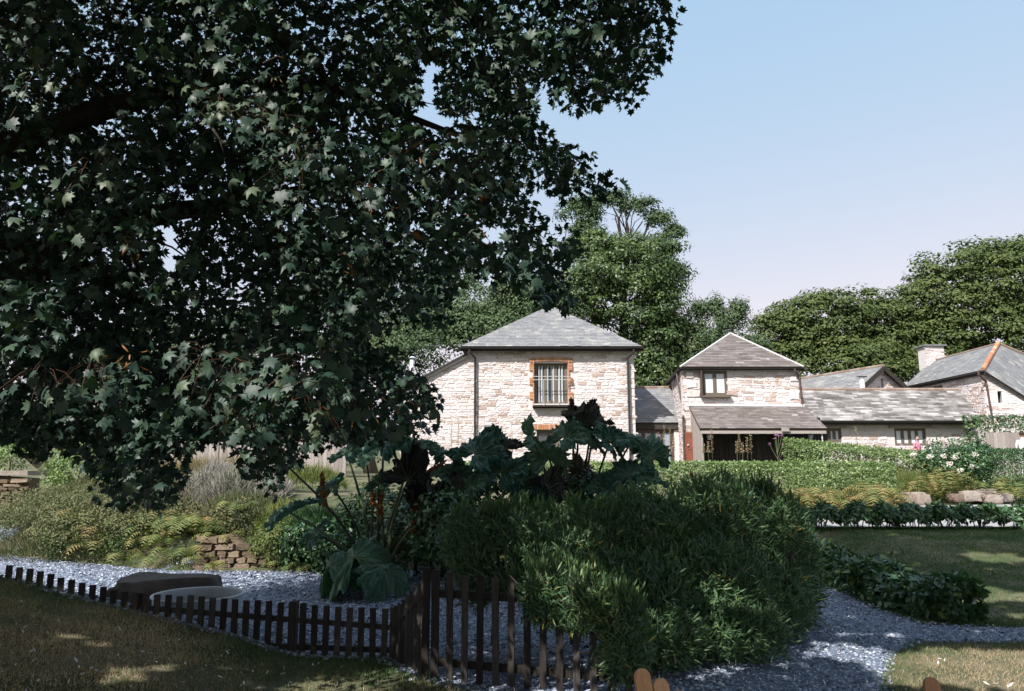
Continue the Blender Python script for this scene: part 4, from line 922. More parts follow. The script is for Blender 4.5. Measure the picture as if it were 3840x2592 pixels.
# ------------------------------------------------------------------ ferns and border plants
def fern(loc, r, m, lab, group, nf=9, erect=.5, pin=13):
    o = thing('fern', lab, 'fern', loc, random.random()*6.28, group); V = []; Fc = []; T = []
    for f in range(nf):
        a = 6.283*f/nf+random.uniform(-.25, .25); L = r*random.uniform(.75, 1.15); er = erect*random.uniform(.7, 1.3); t0 = random.random()
        dx, dy = math.cos(a), math.sin(a); pts = []
        for k in range(pin+1):
            s = k/pin; rr = L*(s-.18*s*s*s); z = L*(er*1.6*s-(er*1.1+.35)*s*s*s); pts.append(Vector((dx*rr, dy*rr, z+.03)))
        for k in range(1, pin):
            p = pts[k]; d = (pts[k+1]-pts[k]).normalized(); side = Vector((-dy, dx, 0)); s = k/pin; wl_ = L*.27*math.sin(math.pi*min(1, s*.92+.12))**.8
            wp = L/pin*.5
            for sg in (-1, 1):
                b0 = len(V); tip = p+side*sg*wl_+d*wl_*.35-Vector((0, 0, wl_*.18)); V += [p-d*wp*.5, p+d*wp*.5, tip]; Fc.append([b0, b0+1, b0+2]); tt = min(1, max(0, t0+random.uniform(-.2, .2))); T += [tt]*3
    link('fronds', mesh('fronds', V, A(Fc), m, T), o); return o
LF = 'green fern hanging over the sunlit gravel at the foot of the left bank'
for k in range(46):
    px = random.uniform(10, 840); x = (px-1920)/F*17/1.035; y = float(edge_y(np.array(x)))+random.uniform(.05, .9); fern((x, y, Hs(x, y)+.05), random.uniform(.6, .95), M['fern'] if random.random() < .65 else M['ferndry'], LF, 'ferns on the left bank', erect=.55)
for k in range(34):
    px = random.uniform(2850, 3330); y = random.uniform(20.2, 21.3); x = (px-1920)/F*y/1.02; z = Hs(x, y)
    fern((x, y, z+random.uniform(0, .25)), random.uniform(.75, 1.1), M['ferndry'] if random.random() < .6 else M['fern'], 'yellowing fern in front of the long clipped hedge', 'ferns in front of the clipped hedge', erect=.75, nf=9)
for j_, (px, y, r) in enumerate(((3440, 23.2, .6), (3480, 23.3, .8), (3520, 23.2, .8), (3560, 23.3, .95), (3600, 23.5, .8), (3640, 23.4, .7))):
    x = (px-1920)/F*y/1.02; fern((x, y, Hs(x, y)+.15), r, M['ferndry'] if j_ % 2 else M['fern'], ['first', 'second', 'third', 'fourth', 'fifth', 'sixth'][j_]+' tall yellow fern from the left above the pink boulders', 'tall yellow ferns over the boulders', erect=1.25)
for px, y, r, w3_ in ((3730, 23.0, .9, 'left one'), (3790, 22.9, .8, 'middle one'), (3830, 23.1, .9, 'right one')):
    x = (px-1920)/F*y/1.02; fern((x, y, Hs(x, y)+.1), r, M['fern'], w3_+' of three green ferns beside the pale drive at the right edge', 'green ferns at the right edge', erect=.9)
def tuft(name, lab, cat, c, rad, n, hgt, wd, m, group=None, fan=.5, seedheads=None):
    """mound of fine stalks; c = (x,y) centre, rad=(rx,ry)"""
    o = thing(name, lab, cat, (c[0], c[1], Hs(*c)), 0, group)
    th = rng.random(n)*6.283; r = np.sqrt(rng.random(n)); x = c[0]+np.cos(th)*r*rad[0]; y = c[1]+np.sin(th)*r*rad[1]
    dome = np.sqrt(np.clip(1-r*r, 0, 1)); z = H(x, y)+hgt*.8*dome*(.55+.45*rng.random(n)**.5)*(.6+.7*vnoise(x, y, .45, 1))
    P = np.stack([x, y, z], 1)-A(o.location); up = np.stack([np.cos(th)*r*fan, np.sin(th)*r*fan, np.ones(n)], 1)+.45*rng.normal(size=(n, 3))
    ax = np.cross(up, rdir(n)); R = frames(ax, up); sc = np.stack([np.full(n, wd), np.ones(n), hgt*(.16+.26*rng.random(n))*(1.0+.9*(m is M['dry']))], 1)
    T3 = (A([(-.5, 0, 0), (.5, 0, 0), (.35, .0, .7), (0, .0, 1.0), (-.35, 0, .7)]), [A([[0, 1, 2, 3, 4]])])
    tn = np.clip(.45+.5*(vnoise(x, y, .6, 9)-.5)+.2*rng.normal(size=n), 0, 1)
    # R columns: x, y(axis), z ; blade's z is 'up'
    V, Fs, T = scat(BLADE, P, R, sc, tn); link('stalks', mesh('stalks', V, Fs, m, T), o); return o
def gx_(px, y): return (px-1920)/F*y/1.03
for px, y, rx, ry, hg, m, nm, lab, n in (
    (90, 20.3, 2.2, 1.3, .55, 'heath', 'heath_shrub', 'low brown green heath mound at the far left of the bank', 6000),
    (300, 18.6, 1.9, 1.3, .7, 'heath', 'heath_shrub', 'wide brown green heath mound left of the lavender', 8000),
    (560, 18.2, 1.6, 1.2, .75, 'heath', 'heath_shrub', 'green grey heath mound above the ferns', 7000),
    (760, 18.6, 1.1, 1.0, .8, 'lav', 'lavender_bush', 'silvery lavender bush on the bank left of the gunnera', 5500),
    (900, 18.3, 1.1, .9, .8, 'lav', 'lavender_bush', 'pale mauve lavender bush nearest the gunnera', 5500),
    (880, 17.3, .8, .6, .6, 'heath', 'rosemary_bush', 'small brown green bush above the rough bank stones', 3500),
    (1060, 16.9, .75, .6, .6, 'fern', 'rosemary_bush', 'rounded light green bush on the bank beside the gunnera leaf', 3500),
    (1160, 16.7, .7, .6, .65, 'laurel', 'rosemary_bush', 'dark green spiky bush at the foot of the gunnera', 3500),
    (700, 21.5, 1.6, .8, .8, 'dry', 'grass_clump', 'dry yellow grass clump above the lavender at left', 3500),
    (900, 21.3, 1.3, .8, .9, 'dry', 'grass_clump', 'dry yellow grass clump behind the pale lavender', 3500),
    (1120, 20.5, 1.2, .8, .8, 'fern', 'grass_clump', 'light green grass clump behind the gunnera stalks', 3000),
    (3400, 24.3, 1.6, 1.0, .9, 'fern', 'grass_clump', 'soft green grassy mound above the pink boulders', 7000),
    (3560, 24.3, 1.2, .9, .8, 'fern', 'grass_clump', 'soft green grassy mound under the white hydrangea', 5000),
    (3650, 23.9, .9, .6, .5, 'laurel', 'grass_clump', 'low dark green clump left of the right hand ferns', 2500)):
    tuft(nm, lab, 'shrub' if 'bush' in nm or 'shrub' in nm else 'grass', (gx_(px, y), y), (rx, ry), n, hg, .018, M[m])
# leafy shrubs
def bush(name, lab, px, py, Y, rx, ry, n, size, m, T=OVAL, cat='bush', group=None):
    c = at(px, py, Y); k = Y/F; r = (rx*k, rx*k*.8, ry*k); o = thing(name, lab, cat, (c.x, Y, Hs(c.x, Y)), 0, group)
    P, N, Tn = lobes([(tuple(c), r)], n, .3*max(r[0], r[2]), .9, per=30); leafmass('foliage', T, P-A(o.location), N, size, M[m] if isinstance(m, str) else m, o, Tn)
    b = MB(); b.tube([(0, 0, -.05), (0, 0, c.z-o.location.z)], [.05, .02], 6, .5); b.build('stem', M['bark'], o); return o
bush('leafy_shrub', 'light green leafy shrub seen under the sycamore at left', 330, 1770, 21.5, 130, 90, 3500, .1, 'box')
bush('leafy_shrub', 'dark bluish shrub between the dry wall and the light green shrub', 470, 1800, 21.8, 140, 80, 3000, .1, 'laurel')
bush('leafy_shrub', 'small pale shrub above the dry stone wall at far left', 40, 1730, 24.5, 60, 50, 1200, .09, 'box')
hy = bush('hydrangea', 'hydrangea with round white flower heads left of the dark right hedge', 3590, 1740, 24.4, 130, 60, 4000, .11, 'laurel')
for px, py in ((3490, 1712), (3537, 1711), (3655, 1703), (3580, 1715), (3650, 1750), (3600, 1765), (3560, 1740), (3425, 1705)):
    p = at(px, py, 23.25); V = rdir(70)*A([.09, .07, .06]); 
    Vv, Fs, T = scat(DIA, V+A(p)-A(hy.location), frames(rdir(70), V/.08), .05*np.ones(70), rng.random(70)); link('flower_head', mesh('flower_head', Vv, Fs, M['flower'], T), hy)
for px, py, Y, rx, ry, m_, lab in ((120, 1930, 18.8, 150, 70, 'heath', 'grey green leafy mound at the left of the bank'), (330, 1960, 17.6, 160, 80, 'heath', 'olive leafy mound above the ferns left of the bank middle'), (540, 1950, 17.4, 150, 80, 'heath', 'brown green leafy mound above the ferns in the bank middle'), (700, 1960, 17.6, 110, 70, 'heath', 'small leafy mound left of the rough bank stones'), (900, 1960, 17.0, 90, 60, 'heath', 'brownish leafy mound on top of the rough bank stones'), (1040, 2040, 16.3, 80, 70, 'fern', 'light green leafy mound right of the rough bank stones'), (1130, 2060, 16.1, 70, 80, 'laurel', 'dark green leafy mound between the bank stones and the drooping gunnera'),
        (80, 2030, 19.8, 90, 34, 'ivy', 'dark undergrowth at the left foot of the bank'), (280, 2040, 18.0, 120, 50, 'ivy', 'dark undergrowth below the ferns at left'), (500, 2050, 17.5, 120, 50, 'ivy', 'dark undergrowth below the ferns near the bank middle'), (700, 2050, 17.3, 100, 48, 'ivy', 'dark undergrowth below the ferns beside the bank stones')):  # ivy coloured bushes added to give dark gaps under the ferns
    bush('bank_shrub', lab, px, py, Y, rx, ry, 3200, .06 if m_ != 'laurel' else .09, m_)
bgtree('hedgerow_tree', 'dark hedgerow tree behind the dry stone wall at the far left', [(-50, 1600, 250, 130), (250, 1640, 220, 110), (500, 1620, 200, 120)], 42, 16000, .22, M['ivy'], sub=.9)
bgtree('hedgerow_tree', 'dark hedgerow tree behind the timber shed at left', [(760, 1600, 200, 130), (1000, 1620, 200, 110), (1250, 1600, 200, 130)], 41, 16000, .22, M['ivy'], sub=.9)
# dark ivy undergrowth filling below the gunnera and behind the yard
for px, py, Y, rx, ry, lab in ((1290, 2060, 15.9, 110, 90, 'dark green shrub left of the drooping gunnera leaf'), (1560, 2060, 15.2, 150, 130, 'dark shrub in deep shade behind the fence corner'), (1680, 1990, 13.6, 110, 110, 'dark shrub behind the left end of the willow'), (1450, 1950, 16.6, 150, 90, 'dark undergrowth bush below the gunnera crown'), (1870, 1900, 14.8, 180, 80, 'dark shrub at the back of the willow under the gunnera'), (2200, 1890, 15.2, 200, 70, 'dark shrub under the right gunnera leaves')):
    bush('dark_shrub', lab, px, py, Y, rx, ry, 3600, .12, 'laurel')

# bank walling
wl1 = thing('bank_wall', 'low rough orange brown stone wall at the foot of the bank by the gravel', 'wall', (-5.2, 16.1, 0))
wp1 = [(0, -.05), (2.6, -.05), (2.6, .3), (1.7, .42), (1.2, .38), (.6, .72), (.1, .66), (0, .4)]
wallbox(wl1, (-6.6, 16.2, 0), UX, wp1, [], .4, M['bank'])
wallstones(wl1, (-6.6, 16.2, 0), UX, 0, wp1, [], 'bank', hmin=.05, hmax=.17, lmin=.1, lmax=.42, depth=.13, maxn=160)
for px_, y_, r_ in ((790, 16.05, .7), (1150, 15.9, .5), (1090, 16.0, .55), (880, 16.6, .7), (700, 16.3, .85), (640, 16.4, .8), (740, 16.6, .85), (580, 16.5, .8), (820, 16.45, .8), (660, 17.0, .8), (1010, 16.2, .5)):
    x_ = (px_-1920)/F*y_/1.035; fern((x_, y_, Hs(x_, y_)+(.5 if px_ == 880 else 0)), r_, M['fern'], LF, 'ferns on the left bank', erect=.5)
wl2 = thing('dry_stone_wall', 'dry stone wall with flat coping at the far left edge', 'wall', (-16.4, 23.6, .9))
wallbox(wl2, (-18, 23.6, 0), UX, [(0, .6), (3.0, .6), (3.0, 1.75), (0, 1.95)], [], .5, M['bank'])
wallstones(wl2, (-18, 23.6, 0), UX, 0, [(0, .8), (3.0, .8), (3.0, 1.75), (0, 1.95)], [], 'bank', hmin=.07, hmax=.16, lmin=.2, lmax=.55, depth=.12, maxn=120)
b = MB(); b.box((-.1, .2, 1.02), (3.0, .7, .14), None, .9); b.build('coping', M['boulder'], wl2)
def boulder(name, lab, c, d, m, sub=3, cat='boulder', group=None, seed=0, flat=.25, rz=0):
    import bmesh
    bm = bmesh.new(); bmesh.ops.create_cube(bm, size=1); bmesh.ops.subdivide_edges(bm, edges=bm.edges, cuts=9, use_grid_fill=True)
    for v in bm.verts:
        p = v.co.copy(); s = p.normalized()*.62; v.co = p.lerp(s, .28)
        f = 1+.16*(float(vnoise(p.x*1.5+seed, p.y*1.5+p.z, .5, seed))-.5)*2+.09*(float(vnoise(p.x*3+p.y+seed, p.z*3-p.y, .3, seed+2))-.5); v.co *= f; v.co.x *= d[0]; v.co.y *= d[1]; v.co.z *= d[2]
    me = bpy.data.meshes.new(name); bm.to_mesh(me); bm.free(); me.materials.append(m)
    me.attributes.new('tone', 'FLOAT', 'POINT').data.foreach_set('value', np.full(len(me.vertices), .4, np.float32))
    me.polygons.foreach_set('use_smooth', np.ones(len(me.polygons), bool))
    o = link(name, me, None, c, label=lab, category=cat); o.rotation_euler = (0, 0, rz)
    if group: o['group'] = group
    return o
boulder('boulder', 'long dark flat topped boulder behind the metal trough', (-5.42, 12.2, .13), (1.5, .8, .66), M['slab'], seed=3, rz=.08)
for k, (px, py, w_, h_, Y, lab) in enumerate(((3395, 1880, 85, 42, 22.7, 'rounded pink boulder beside the white one under the yellow ferns'), (3455, 1878, 50, 46, 22.6, 'pale white boulder at the foot of the yellow ferns'), (3345, 1862, 50, 22, 22.8, 'thin flat stone at the left end of the boulder edging'), (3420, 1857, 75, 22, 23.0, 'flat brown stone lying on the pink boulder'), (3640, 1862, 70, 40, 23.0, 'grey boulder right of the yellow ferns'), (3690, 1850, 80, 30, 23.1, 'long pale stone slab tilted at the drive edge'), (3720, 1872, 60, 34, 22.9, 'wedge shaped stone nearest the pale drive'), (3590, 1868, 60, 30, 23.0, 'low stone half hidden by yellow fern'), (3765, 1866, 50, 34, 23.0, 'dark stone at the right end of the edging'))):
    p = at(px, py, Y); boulder('edging_stone', lab, tuple(p), (w_*Y/F*1.0, .35, h_*Y/F*.95), M['boulder'], seed=k+5, group='stones edging the drive')

# ------------------------------------------------------------------ gunnera
def gun_leaf(R_, teeth=5, seed=0, cup=.35, dead=False):
    rd_ = random.Random(seed); nl = 7; NA = 99; rings = (0, .22, .42, .6, .78, .9, 1.0); V = [(0, 0, 0)]; Fl = []
    lw = [rd_.uniform(.75, 1.1) for _ in range(nl)]; ph = rd_.uniform(0, 6); sq = rd_.uniform(.75, 1.0)
    jag = [rd_.uniform(.95, 1.12) if k % 3 == 0 else rd_.uniform(.84, 1.0) for k in range(NA)]
    for ri, q in enumerate(rings[1:]):
        for k in range(NA):
            f = k/(NA-1); a = math.radians(18)+math.radians(324)*f; t = f*nl; li = min(nl-1, int(t)); lob = math.sin(math.pi*(t-li))**.5
            rr = lw[li]*(.74+.26*lob)
            if ri >= 4: rr *= 1+(jag[k]-1)*(.5 if ri == 4 else 1.0)
            rad = q*rr*R_*(1 if ri < 3 else 1); x = math.sin(a)*rad*sq; y = -math.cos(a)*rad
            pk = .05*R_*math.sin(t*6.283*2+ri*1.3)*q+rd_.uniform(-.035, .035)*R_*(q > .3)*(1+q)
            z = cup*R_*q*q*(.6+.6*math.sin(a*2+ph))+.10*R_*(1-lob)*q-(.22*R_*max(0, q-.6)*2*rd_.uniform(.6, 1.2))+pk
            V.append((x, y, z))
    for k in range(NA-1): Fl.append([0, 1+k, 2+k])
    for ri in range(5):
        for k in range(NA-1): a = 1+ri*NA+k; Fl.append([a, a+NA, a+NA+1, a+1])
    T = [min(1, max(0, .5+.5*rd_.uniform(-1, 1)))]*len(V)
    vn = MB()
    for j in range(nl):
        k = int((j+.5)/nl*(NA-1)); pts = [Vector(V[0])+Vector((0, 0, .004))]+[Vector(V[1+ri*NA+k])+Vector((0, 0, .012)) for ri in range(5)]
        vn.tube(pts, [.014*R_, .013*R_, .011*R_, .009*R_, .006*R_, .003*R_], 4, .3, cap=False)
    return V, Fl, T, vn
gun_specs = {
 'left': (at(1420, 2060, 14.6), 'gunnera', 'big left gunnera with orange seed spikes and leaves on long stalks', [
  # px, py, Y, radius(m), normal dir (x,y,z), dead
  (1090, 1760, 14.0, .30, (-.5, -.3, .8), 0), (1300, 1700, 14.3, .42, (-.2, -.7, .5), 0), (1440, 1660, 14.0, .62, (0, -.75, .55), 0), (1560, 1670, 14.6, .45, (.2, -.6, .7), 0),
  (1370, 1700, 15.4, .55, (-.1, -.7, .6), 0), (1530, 1800, 14.0, .60, (.2, -.85, .2), 1), (1660, 1700, 15, .5, (.3, -.5, .7), 0), (1090, 1925, 13.6, .55, (-.45, -.25, .85), 0), (1250, 1830, 14.3, .36, (-.2, -.8, .3), 0),
  (1330, 2090, 13.0, .82, (-.15, -.5, .85), 3), (1440, 2130, 12.7, .55, (.3, -.45, .85), 3), (1240, 2120, 12.9, .5, (-.5, -.5, .7), 3), (1640, 1870, 14.0, .55, (.2, -.6, .6), 1), (1600, 1920, 13.8, .45, (.1, -.8, .3), 1), (1420, 1815, 14.2, .3, (0, -.9, .2), 0), (1700, 1780, 14.5, .5, (.2, -.6, .5), 0), (1180, 2000, 14.4, .4, (-.3, -.7, .5), 0)]),
 'right': (at(2150, 2000, 14.8), 'gunnera', 'right hand gunnera with ragged brown topped leaves in front of the main house', [
  (1780, 1700, 14.4, .62, (-.1, -.75, .5), 0), (1880, 1770, 14.2, .58, (0, -.8, .4), 0), (1890, 1680, 14.9, .42, (.1, -.9, .2), 1), (1995, 1635, 14.6, .45, (.85, -.45, .1), 0), (2060, 1720, 14.6, .5, (-.1, -.8, .4), 0),
  (2115, 1640, 14.3, .5, (-.3, -.75, .5), 0), (2210, 1650, 14.7, .48, (.2, -.8, .45), 0), (2170, 1590, 14.9, .42, (0, -.9, .2), 1), (2235, 1580, 15.2, .36, (.3, -.8, .3), 1), (2150, 1545, 15, .2, (.2, -.7, .5), 1), (2285, 1660, 14.4, .42, (.3, -.9, .1), 0), (2370, 1650, 14.6, .5, (.1, -.6, .7), 0), (2440, 1710, 14.3, .48, (.3, -.9, .1), 0),
  (2360, 1780, 14.0, .5, (-.2, -.7, .6), 0), (2180, 1790, 14.9, .38, (0, -.95, .1), 2), (1960, 1800, 14.2, .5, (.2, -.8, .4), 0), (2050, 1830, 13.9, .4, (0, -.8, .5), 1), (2290, 1840, 14.2, .45, (0, -.7, .6), 0), (1760, 1820, 14, .5, (-.2, -.7, .5), 0), (2450, 1800, 13.8, .4, (.3, -.7, .5), 0)])}
for key, (base, nm, lab, lv) in gun_specs.items():
    bx = Vector((base.x, base.y, Hs(base.x, base.y))); g = thing(nm, lab, 'plant', tuple(bx))
    for j, (px, py, Y, R_, nd, dead) in enumerate(lv):
        V, Fl, T, vn = gun_leaf(R_*1.12, seed=j*7+len(key), cup=random.uniform(.1, .45) if not dead else (-1.0 if dead == 3 else .8))
        mt = (M['gun'], M['gundead'], M['boulder'], M['gun'])[dead]; o = link('leaf', mesh('leaf', V, Fl, mt, T, smooth=False), g, at(px, py, Y)-bx)
        nn = Vector((nd[0]*1.3+random.uniform(-.25, .25), nd[1]*(.62 if dead != 3 else 1), nd[2]+.22)).normalized(); q = nn.to_track_quat('Z', 'Y'); o.rotation_euler = (q.to_matrix() @ Matrix.Rotation(random.uniform(-.6, .6)+math.pi*0, 3, 'Z')).to_euler()
        vo = vn.build('vein', M['gunvein'], o)
        e = at(px, py, Y)-bx; m1 = Vector((e.x*.45, e.y*.5, max(.2, e.z*.55))); s0 = Vector((random.uniform(-.25, .25), random.uniform(-.1, .2), -.05))
        MB().tube([s0, s0.lerp(m1, .5)+Vector((e.x*-.03, 0, .08)), m1, m1.lerp(e, .5)+Vector((0, 0, .04)), e], [.038, .032, .027, .022, .018], 7, .5).build('stalk', M['gunvein'] if j % 2 else M['gundead'], g)
    if key == 'left':
        for (px, py, Y, ln, tl) in ((1208, 1800, 14.0, .28, 0), (1215, 1870, 14.0, .3, .2), (1428, 1900, 13.9, .5, -.05), (1635, 1752, 14.0, .42, -1.0), (1400, 1870, 14.0, .25, 0), (1555, 1915, 13.6, .12, 0), (1552, 1975, 13.4, .2, 0)):
            n = 150; t_ = rng.random(n); th = rng.random(n)*6.283; rr = .045*(1-.5*t_)
            d0 = Vector((math.sin(-tl), 0, math.cos(tl))); P = A(at(px, py, Y)-bx)+A(d0)*((t_-.5)*ln)[:, None]+np.stack([np.cos(th)*rr, np.sin(th)*rr, 0*th], 1)
            V, Fs, T = scat(CLUMP, P, frames(rdir(n), rdir(n)), .032*np.ones(n), rng.random(n)); link('seed_spike', mesh('seed_spike', V, Fs, M['orange'], T), g)

# ------------------------------------------------------------------ fence, trough, posts
fe = thing('picket_fence', 'dark wooden picket fence with a tall corner around the gravel yard', 'fence', (-.9, 8.2, 0))
def picket(x, y, zb, zt, w_=.066, rz=0, t=.022):
    b = MB(); R = Matrix.Rotation(rz, 3, 'Z') @ Matrix.Rotation(random.uniform(-.012, .012), 3, 'Y')
    b.box((x+.9, y-8.2, (zb+zt)/2), (w_, t, zt-zb), R); b.build('picket', M['fence'], fe)
# left run
xs = np.arange(-1.47, -6.25, -.139)
for k, x in enumerate(xs):
    px = 1920+F*x/8.75; y = 9.02+(-1.45-x)*.105; zt = .535+.045*(-1.45-x)-.0*k+random.uniform(-.012, .012); g0 = Hs(x, y); zt = max(zt, g0+.17+random.uniform(-.01, .02)); picket(x, y, min(g0-.08, zt-.5), zt, .072, .1)
b = MB(); b.bar((-1.42+.9, 9.05-8.2, .33), (-4.6+.9, 9.38-8.2, .50), .03, .06, .3); b.build('rail', M['fence'], fe)
b = MB(); b.bar((-1.42+.9, 9.05-8.2, .08), (-4+.9, 9.32-8.2, .1), .03, .06, .3); b.build('rail', M['fence'], fe)
for x, y, zt in ((-2.57, 9.19, .6), (-4.5, 9.4, .66)): MB().box((x+.9, y-8.2, zt/2-.1), (.09, .09, zt+.2)).build('post', M['fence'], fe)
# corner run, climbing towards the near post
for k in range(9):
    t_ = k/8.5; x = -1.38+.47*t_; y = 9.0-.78*t_; picket(x, y, -.05, .56+.50*t_**1.3, .085, -1.0)
b = MB(); b.bar((-1.38+.9, 9.0-8.2, .35), (-.93+.9, 8.25-8.2, .85), .03, .07, .3); b.build('rail', M['fence'], fe)
for x, y, zt, ww in ((-.90, 8.16, 1.12, .075), (-.80, 8.13, 1.10, .08)): MB().box((x+.9, y-8.2, zt/2-.05), (ww, .07, zt+.1)).build('post', M['fence'], fe)
# near run to the right
for k in range(12):
    x = -.64+.158*k; y = 8.08-.052*k*1.0-.05; picket(x, y, -.06, 1.09+random.uniform(-.02, .02)-.01*k, .068, -.3)
for zz in (.86, .18):
    b = MB(); b.bar((-.8+.9, 8.14-8.2, zz), (1.25+.9, 7.46-8.2, zz), .035, .075, .2); b.build('rail', M['fence'], fe)

tr = thing('metal_trough', 'round galvanised metal trough standing on the gravel behind the fence', 'trough', (-4.22, 10.45, 0))
V = []; N_ = 40; prof = [(.545, 0), (.55, .12), (.56, .14), (.555, .16), (.56, .30), (.565, .44), (.585, .455), (.585, .47), (.555, .47), (.55, .44), (.54, .06), (0.001, .06)]
for r, z in prof:
    for k in range(N_): a = 6.2832*k/N_; V.append((math.cos(a)*r, math.sin(a)*r, z))
Fl = [[i*N_+k, i*N_+(k+1) % N_, (i+1)*N_+(k+1) % N_, (i+1)*N_+k] for i in range(len(prof)-1) for k in range(N_)]
link('tub', mesh('tub', V, Fl, M['metal'], [.4]*len(V), False), tr)
b = MB(); pts = [(math.cos(6.2832*k/24)*.582, math.sin(6.2832*k/24)*.582, .468) for k in range(25)]; b.tube(pts, .014, 6, .9, cap=False); b.build('rim', M['lead'], tr, smooth=True)
b = MB(); b.add([(math.cos(6.2832*k/32)*.54, math.sin(6.2832*k/32)*.54, .27) for k in range(32)], [list(range(32))], .1); b.build('dark_disc', M['darkglass'], tr)  # dark disc added to darken the lower inside of the tub

# grey board fences
def boardfence(lab, x0, x1, y, zb, zt, m, wd=.16):
    o = thing('board_fence', lab, 'fence', (x0, y, zb)); x = x0
    while x < x1: w_ = wd*random.uniform(.9, 1.1); MB().box((x+w_/2-x0, random.uniform(-.006, .006), (zt-zb)/2+random.uniform(-.01, .01)), (w_-.01, .025, zt-zb)).build('board', M[m], o); x += w_
    b = MB(); b.box(((x1-x0)/2, .04, (zt-zb)*.8), (x1-x0, .05, .09), None, .5); b.box(((x1-x0)/2, .04, (zt-zb)*.25), (x1-x0, .05, .09), None, .5); b.build('rail', M[m], o)
boardfence('weathered grey vertical board fence at the right edge by the barn', 18.6, 23, 29.5, 1.7, 3.42, 'greywood')
boardfence('weathered board fence half hidden by sycamore leaves left of the main house', -13.2, -6.1, 27.5, 1.6, 3.0, 'greywood', .14)
sh = thing('timber_shed', 'low brown timber shed behind the sycamore leaves at left', 'shed', (-8.6, 29, 1.6))
x = -1.8
while x < 1.8: MB().box((x+.09, 0, 1.0), (.17, .03, 2.0)).build('board', M['brownpipe'], sh); x += .18
b = MB(); b.poly([(-2, -.3, 2.0), (2, -.3, 2.0), (2, 2.2, 2.7), (-2, 2.2, 2.7)], (0, 0, .06), .4); b.build('roof', M['slate'], sh)
b = MB(); b.box((0, 1.2, 1.0), (3.5, 2.2, 1.95), None, .4); b.build('wall', M['brownpipe'], sh)
pl = at(815, 1700, 22.5); o = thing('white_post', 'thin pale post standing in the dry grass at left', 'post', (pl.x, 22.5, Hs(pl.x, 22.5)))
MB().box((0, 0, .8), (.09, .09, 1.7), None, .5).build('shaft', M['greywood'], o); MB().box((0, 0, 1.68), (.11, .11, .04), None, .5).build('cap', M['lead'], o)

# ------------------------------------------------------------------ flower spikes
def spike(px, pyt, pyb, Y, lab='tall dry acanthus flower spike in front of the houses', grp='acanthus flower spikes'):
    a = at(px, pyb, Y); t = at(px, pyt, Y); o = thing('flower_spike', lab, 'flower', (a.x, Y, Hs(a.x, Y)), 0, grp); z0 = o.location.z
    MB().tube([(0, 0, -.02), (0, 0, t.z-z0)], [.012, .006], 5, .2).build('stem', M['gunvein'], o)
    n = 90; zz = (a.z-z0)+(t.z-a.z)*rng.random(n); zz = np.maximum(zz, .1); th = rng.random(n)*6.283; P = np.stack([np.cos(th)*.022, np.sin(th)*.022, zz], 1)
    ax = np.stack([np.cos(th), np.sin(th), .5+0*th], 1); V, Fs, T = scat(DIA, P, frames(ax, A([0, 0, 1.])+.4*rng.normal(size=(n, 3))), .055*np.ones(n)*(1-.4*(zz-zz.min())/(np.ptp(zz)+.01)), rng.random(n)); link('blooms', mesh('blooms', V, Fs, M['spike'], T), o)
for px, t_, b_, Y in ((2671, 1610, 1700, 26.4), (2656, 1655, 1700, 26.2), (2774, 1620, 1700, 26.4), (2764, 1655, 1700, 26.2), (2803, 1640, 1700, 26.3), (2818, 1630, 1700, 26.5), (2785, 1660, 1700, 26.1), (2494, 1588, 1700, 27), (2514, 1604, 1700, 26.8), (2467, 1622, 1690, 26.8), (2528, 1640, 1700, 26.6), (1693, 1578, 1690, 26), (1718, 1572, 1690, 26), (1920, 1610, 1680, 26), (3216, 1598, 1690, 26.8), (2208, 1670, 1730, 24), (2640, 1665, 1700, 26)): spike(px, t_, b_, Y, *((('dry flower spike before the dark boards of the porch', 'flower spikes before the porch') if 2600 < px < 3000 else ('dry flower spike before the glazed link between the houses', 'flower spikes before the link')) if 2300 < px < 3000 else {1693: ('left of two flower spikes before the wall left of the black downpipe', 'flower spikes by the main house'), 1718: ('right of two flower spikes before the wall left of the black downpipe', 'flower spikes by the main house'), 1920: ('flower spike before the main house wall below the vent plate', 'flower spikes by the main house'), 3216: ('pale flower spike before the long barn wall', 'flower spikes by the barn')}.get(px, ('flower spike before the lower right of the main house', 'flower spikes by the main house'))))
vb = at(2915, 1700, 26.3); o = thing('verbena', 'tall thin verbena with small mauve flower heads in front of the dark boards', 'flower', (vb.x, 26.3, Hs(vb.x, 26.3)))
b = MB(); fl2 = []
for px, py in ((2910, 1630), (2932, 1632), (2906, 1645), (2935, 1666), (2886, 1666), (2945, 1680), (2920, 1635)):
    e = at(px, py, 26.3)-o.location; b.tube([(0, 0, 0), (0, 0, e.z*.55), (e.x*.6, 0, e.z*.8), tuple(e)], .008, 5, .5, cap=False); fl2.append(e)
b.build('stems', M['gunvein'], o)
for e in fl2: n = 24; V = rdir(n)*.035; Vv, Fs, T = scat(DIA, V+A(e), frames(rdir(n), V/.035), .04*np.ones(n), rng.random(n)); link('flower_head', mesh('flower_head', Vv, Fs, M['mauve'], T), o)
n = 60; x = 11.5+3*rng.random(n); y = 24.3+.6*rng.random(n); z = 2.7+.2*rng.random(n)
Vv, Fs, T = scat(DIA, np.stack([x, y, z], 1), frames(rdir(n), rdir(n)), .07*np.ones(n), rng.random(n)); link('mauve_flowers', mesh('mauve_flowers', Vv, Fs, M['mauve'], T), None, kind='stuff', label='scattered small mauve flowers over the sloping hedge')

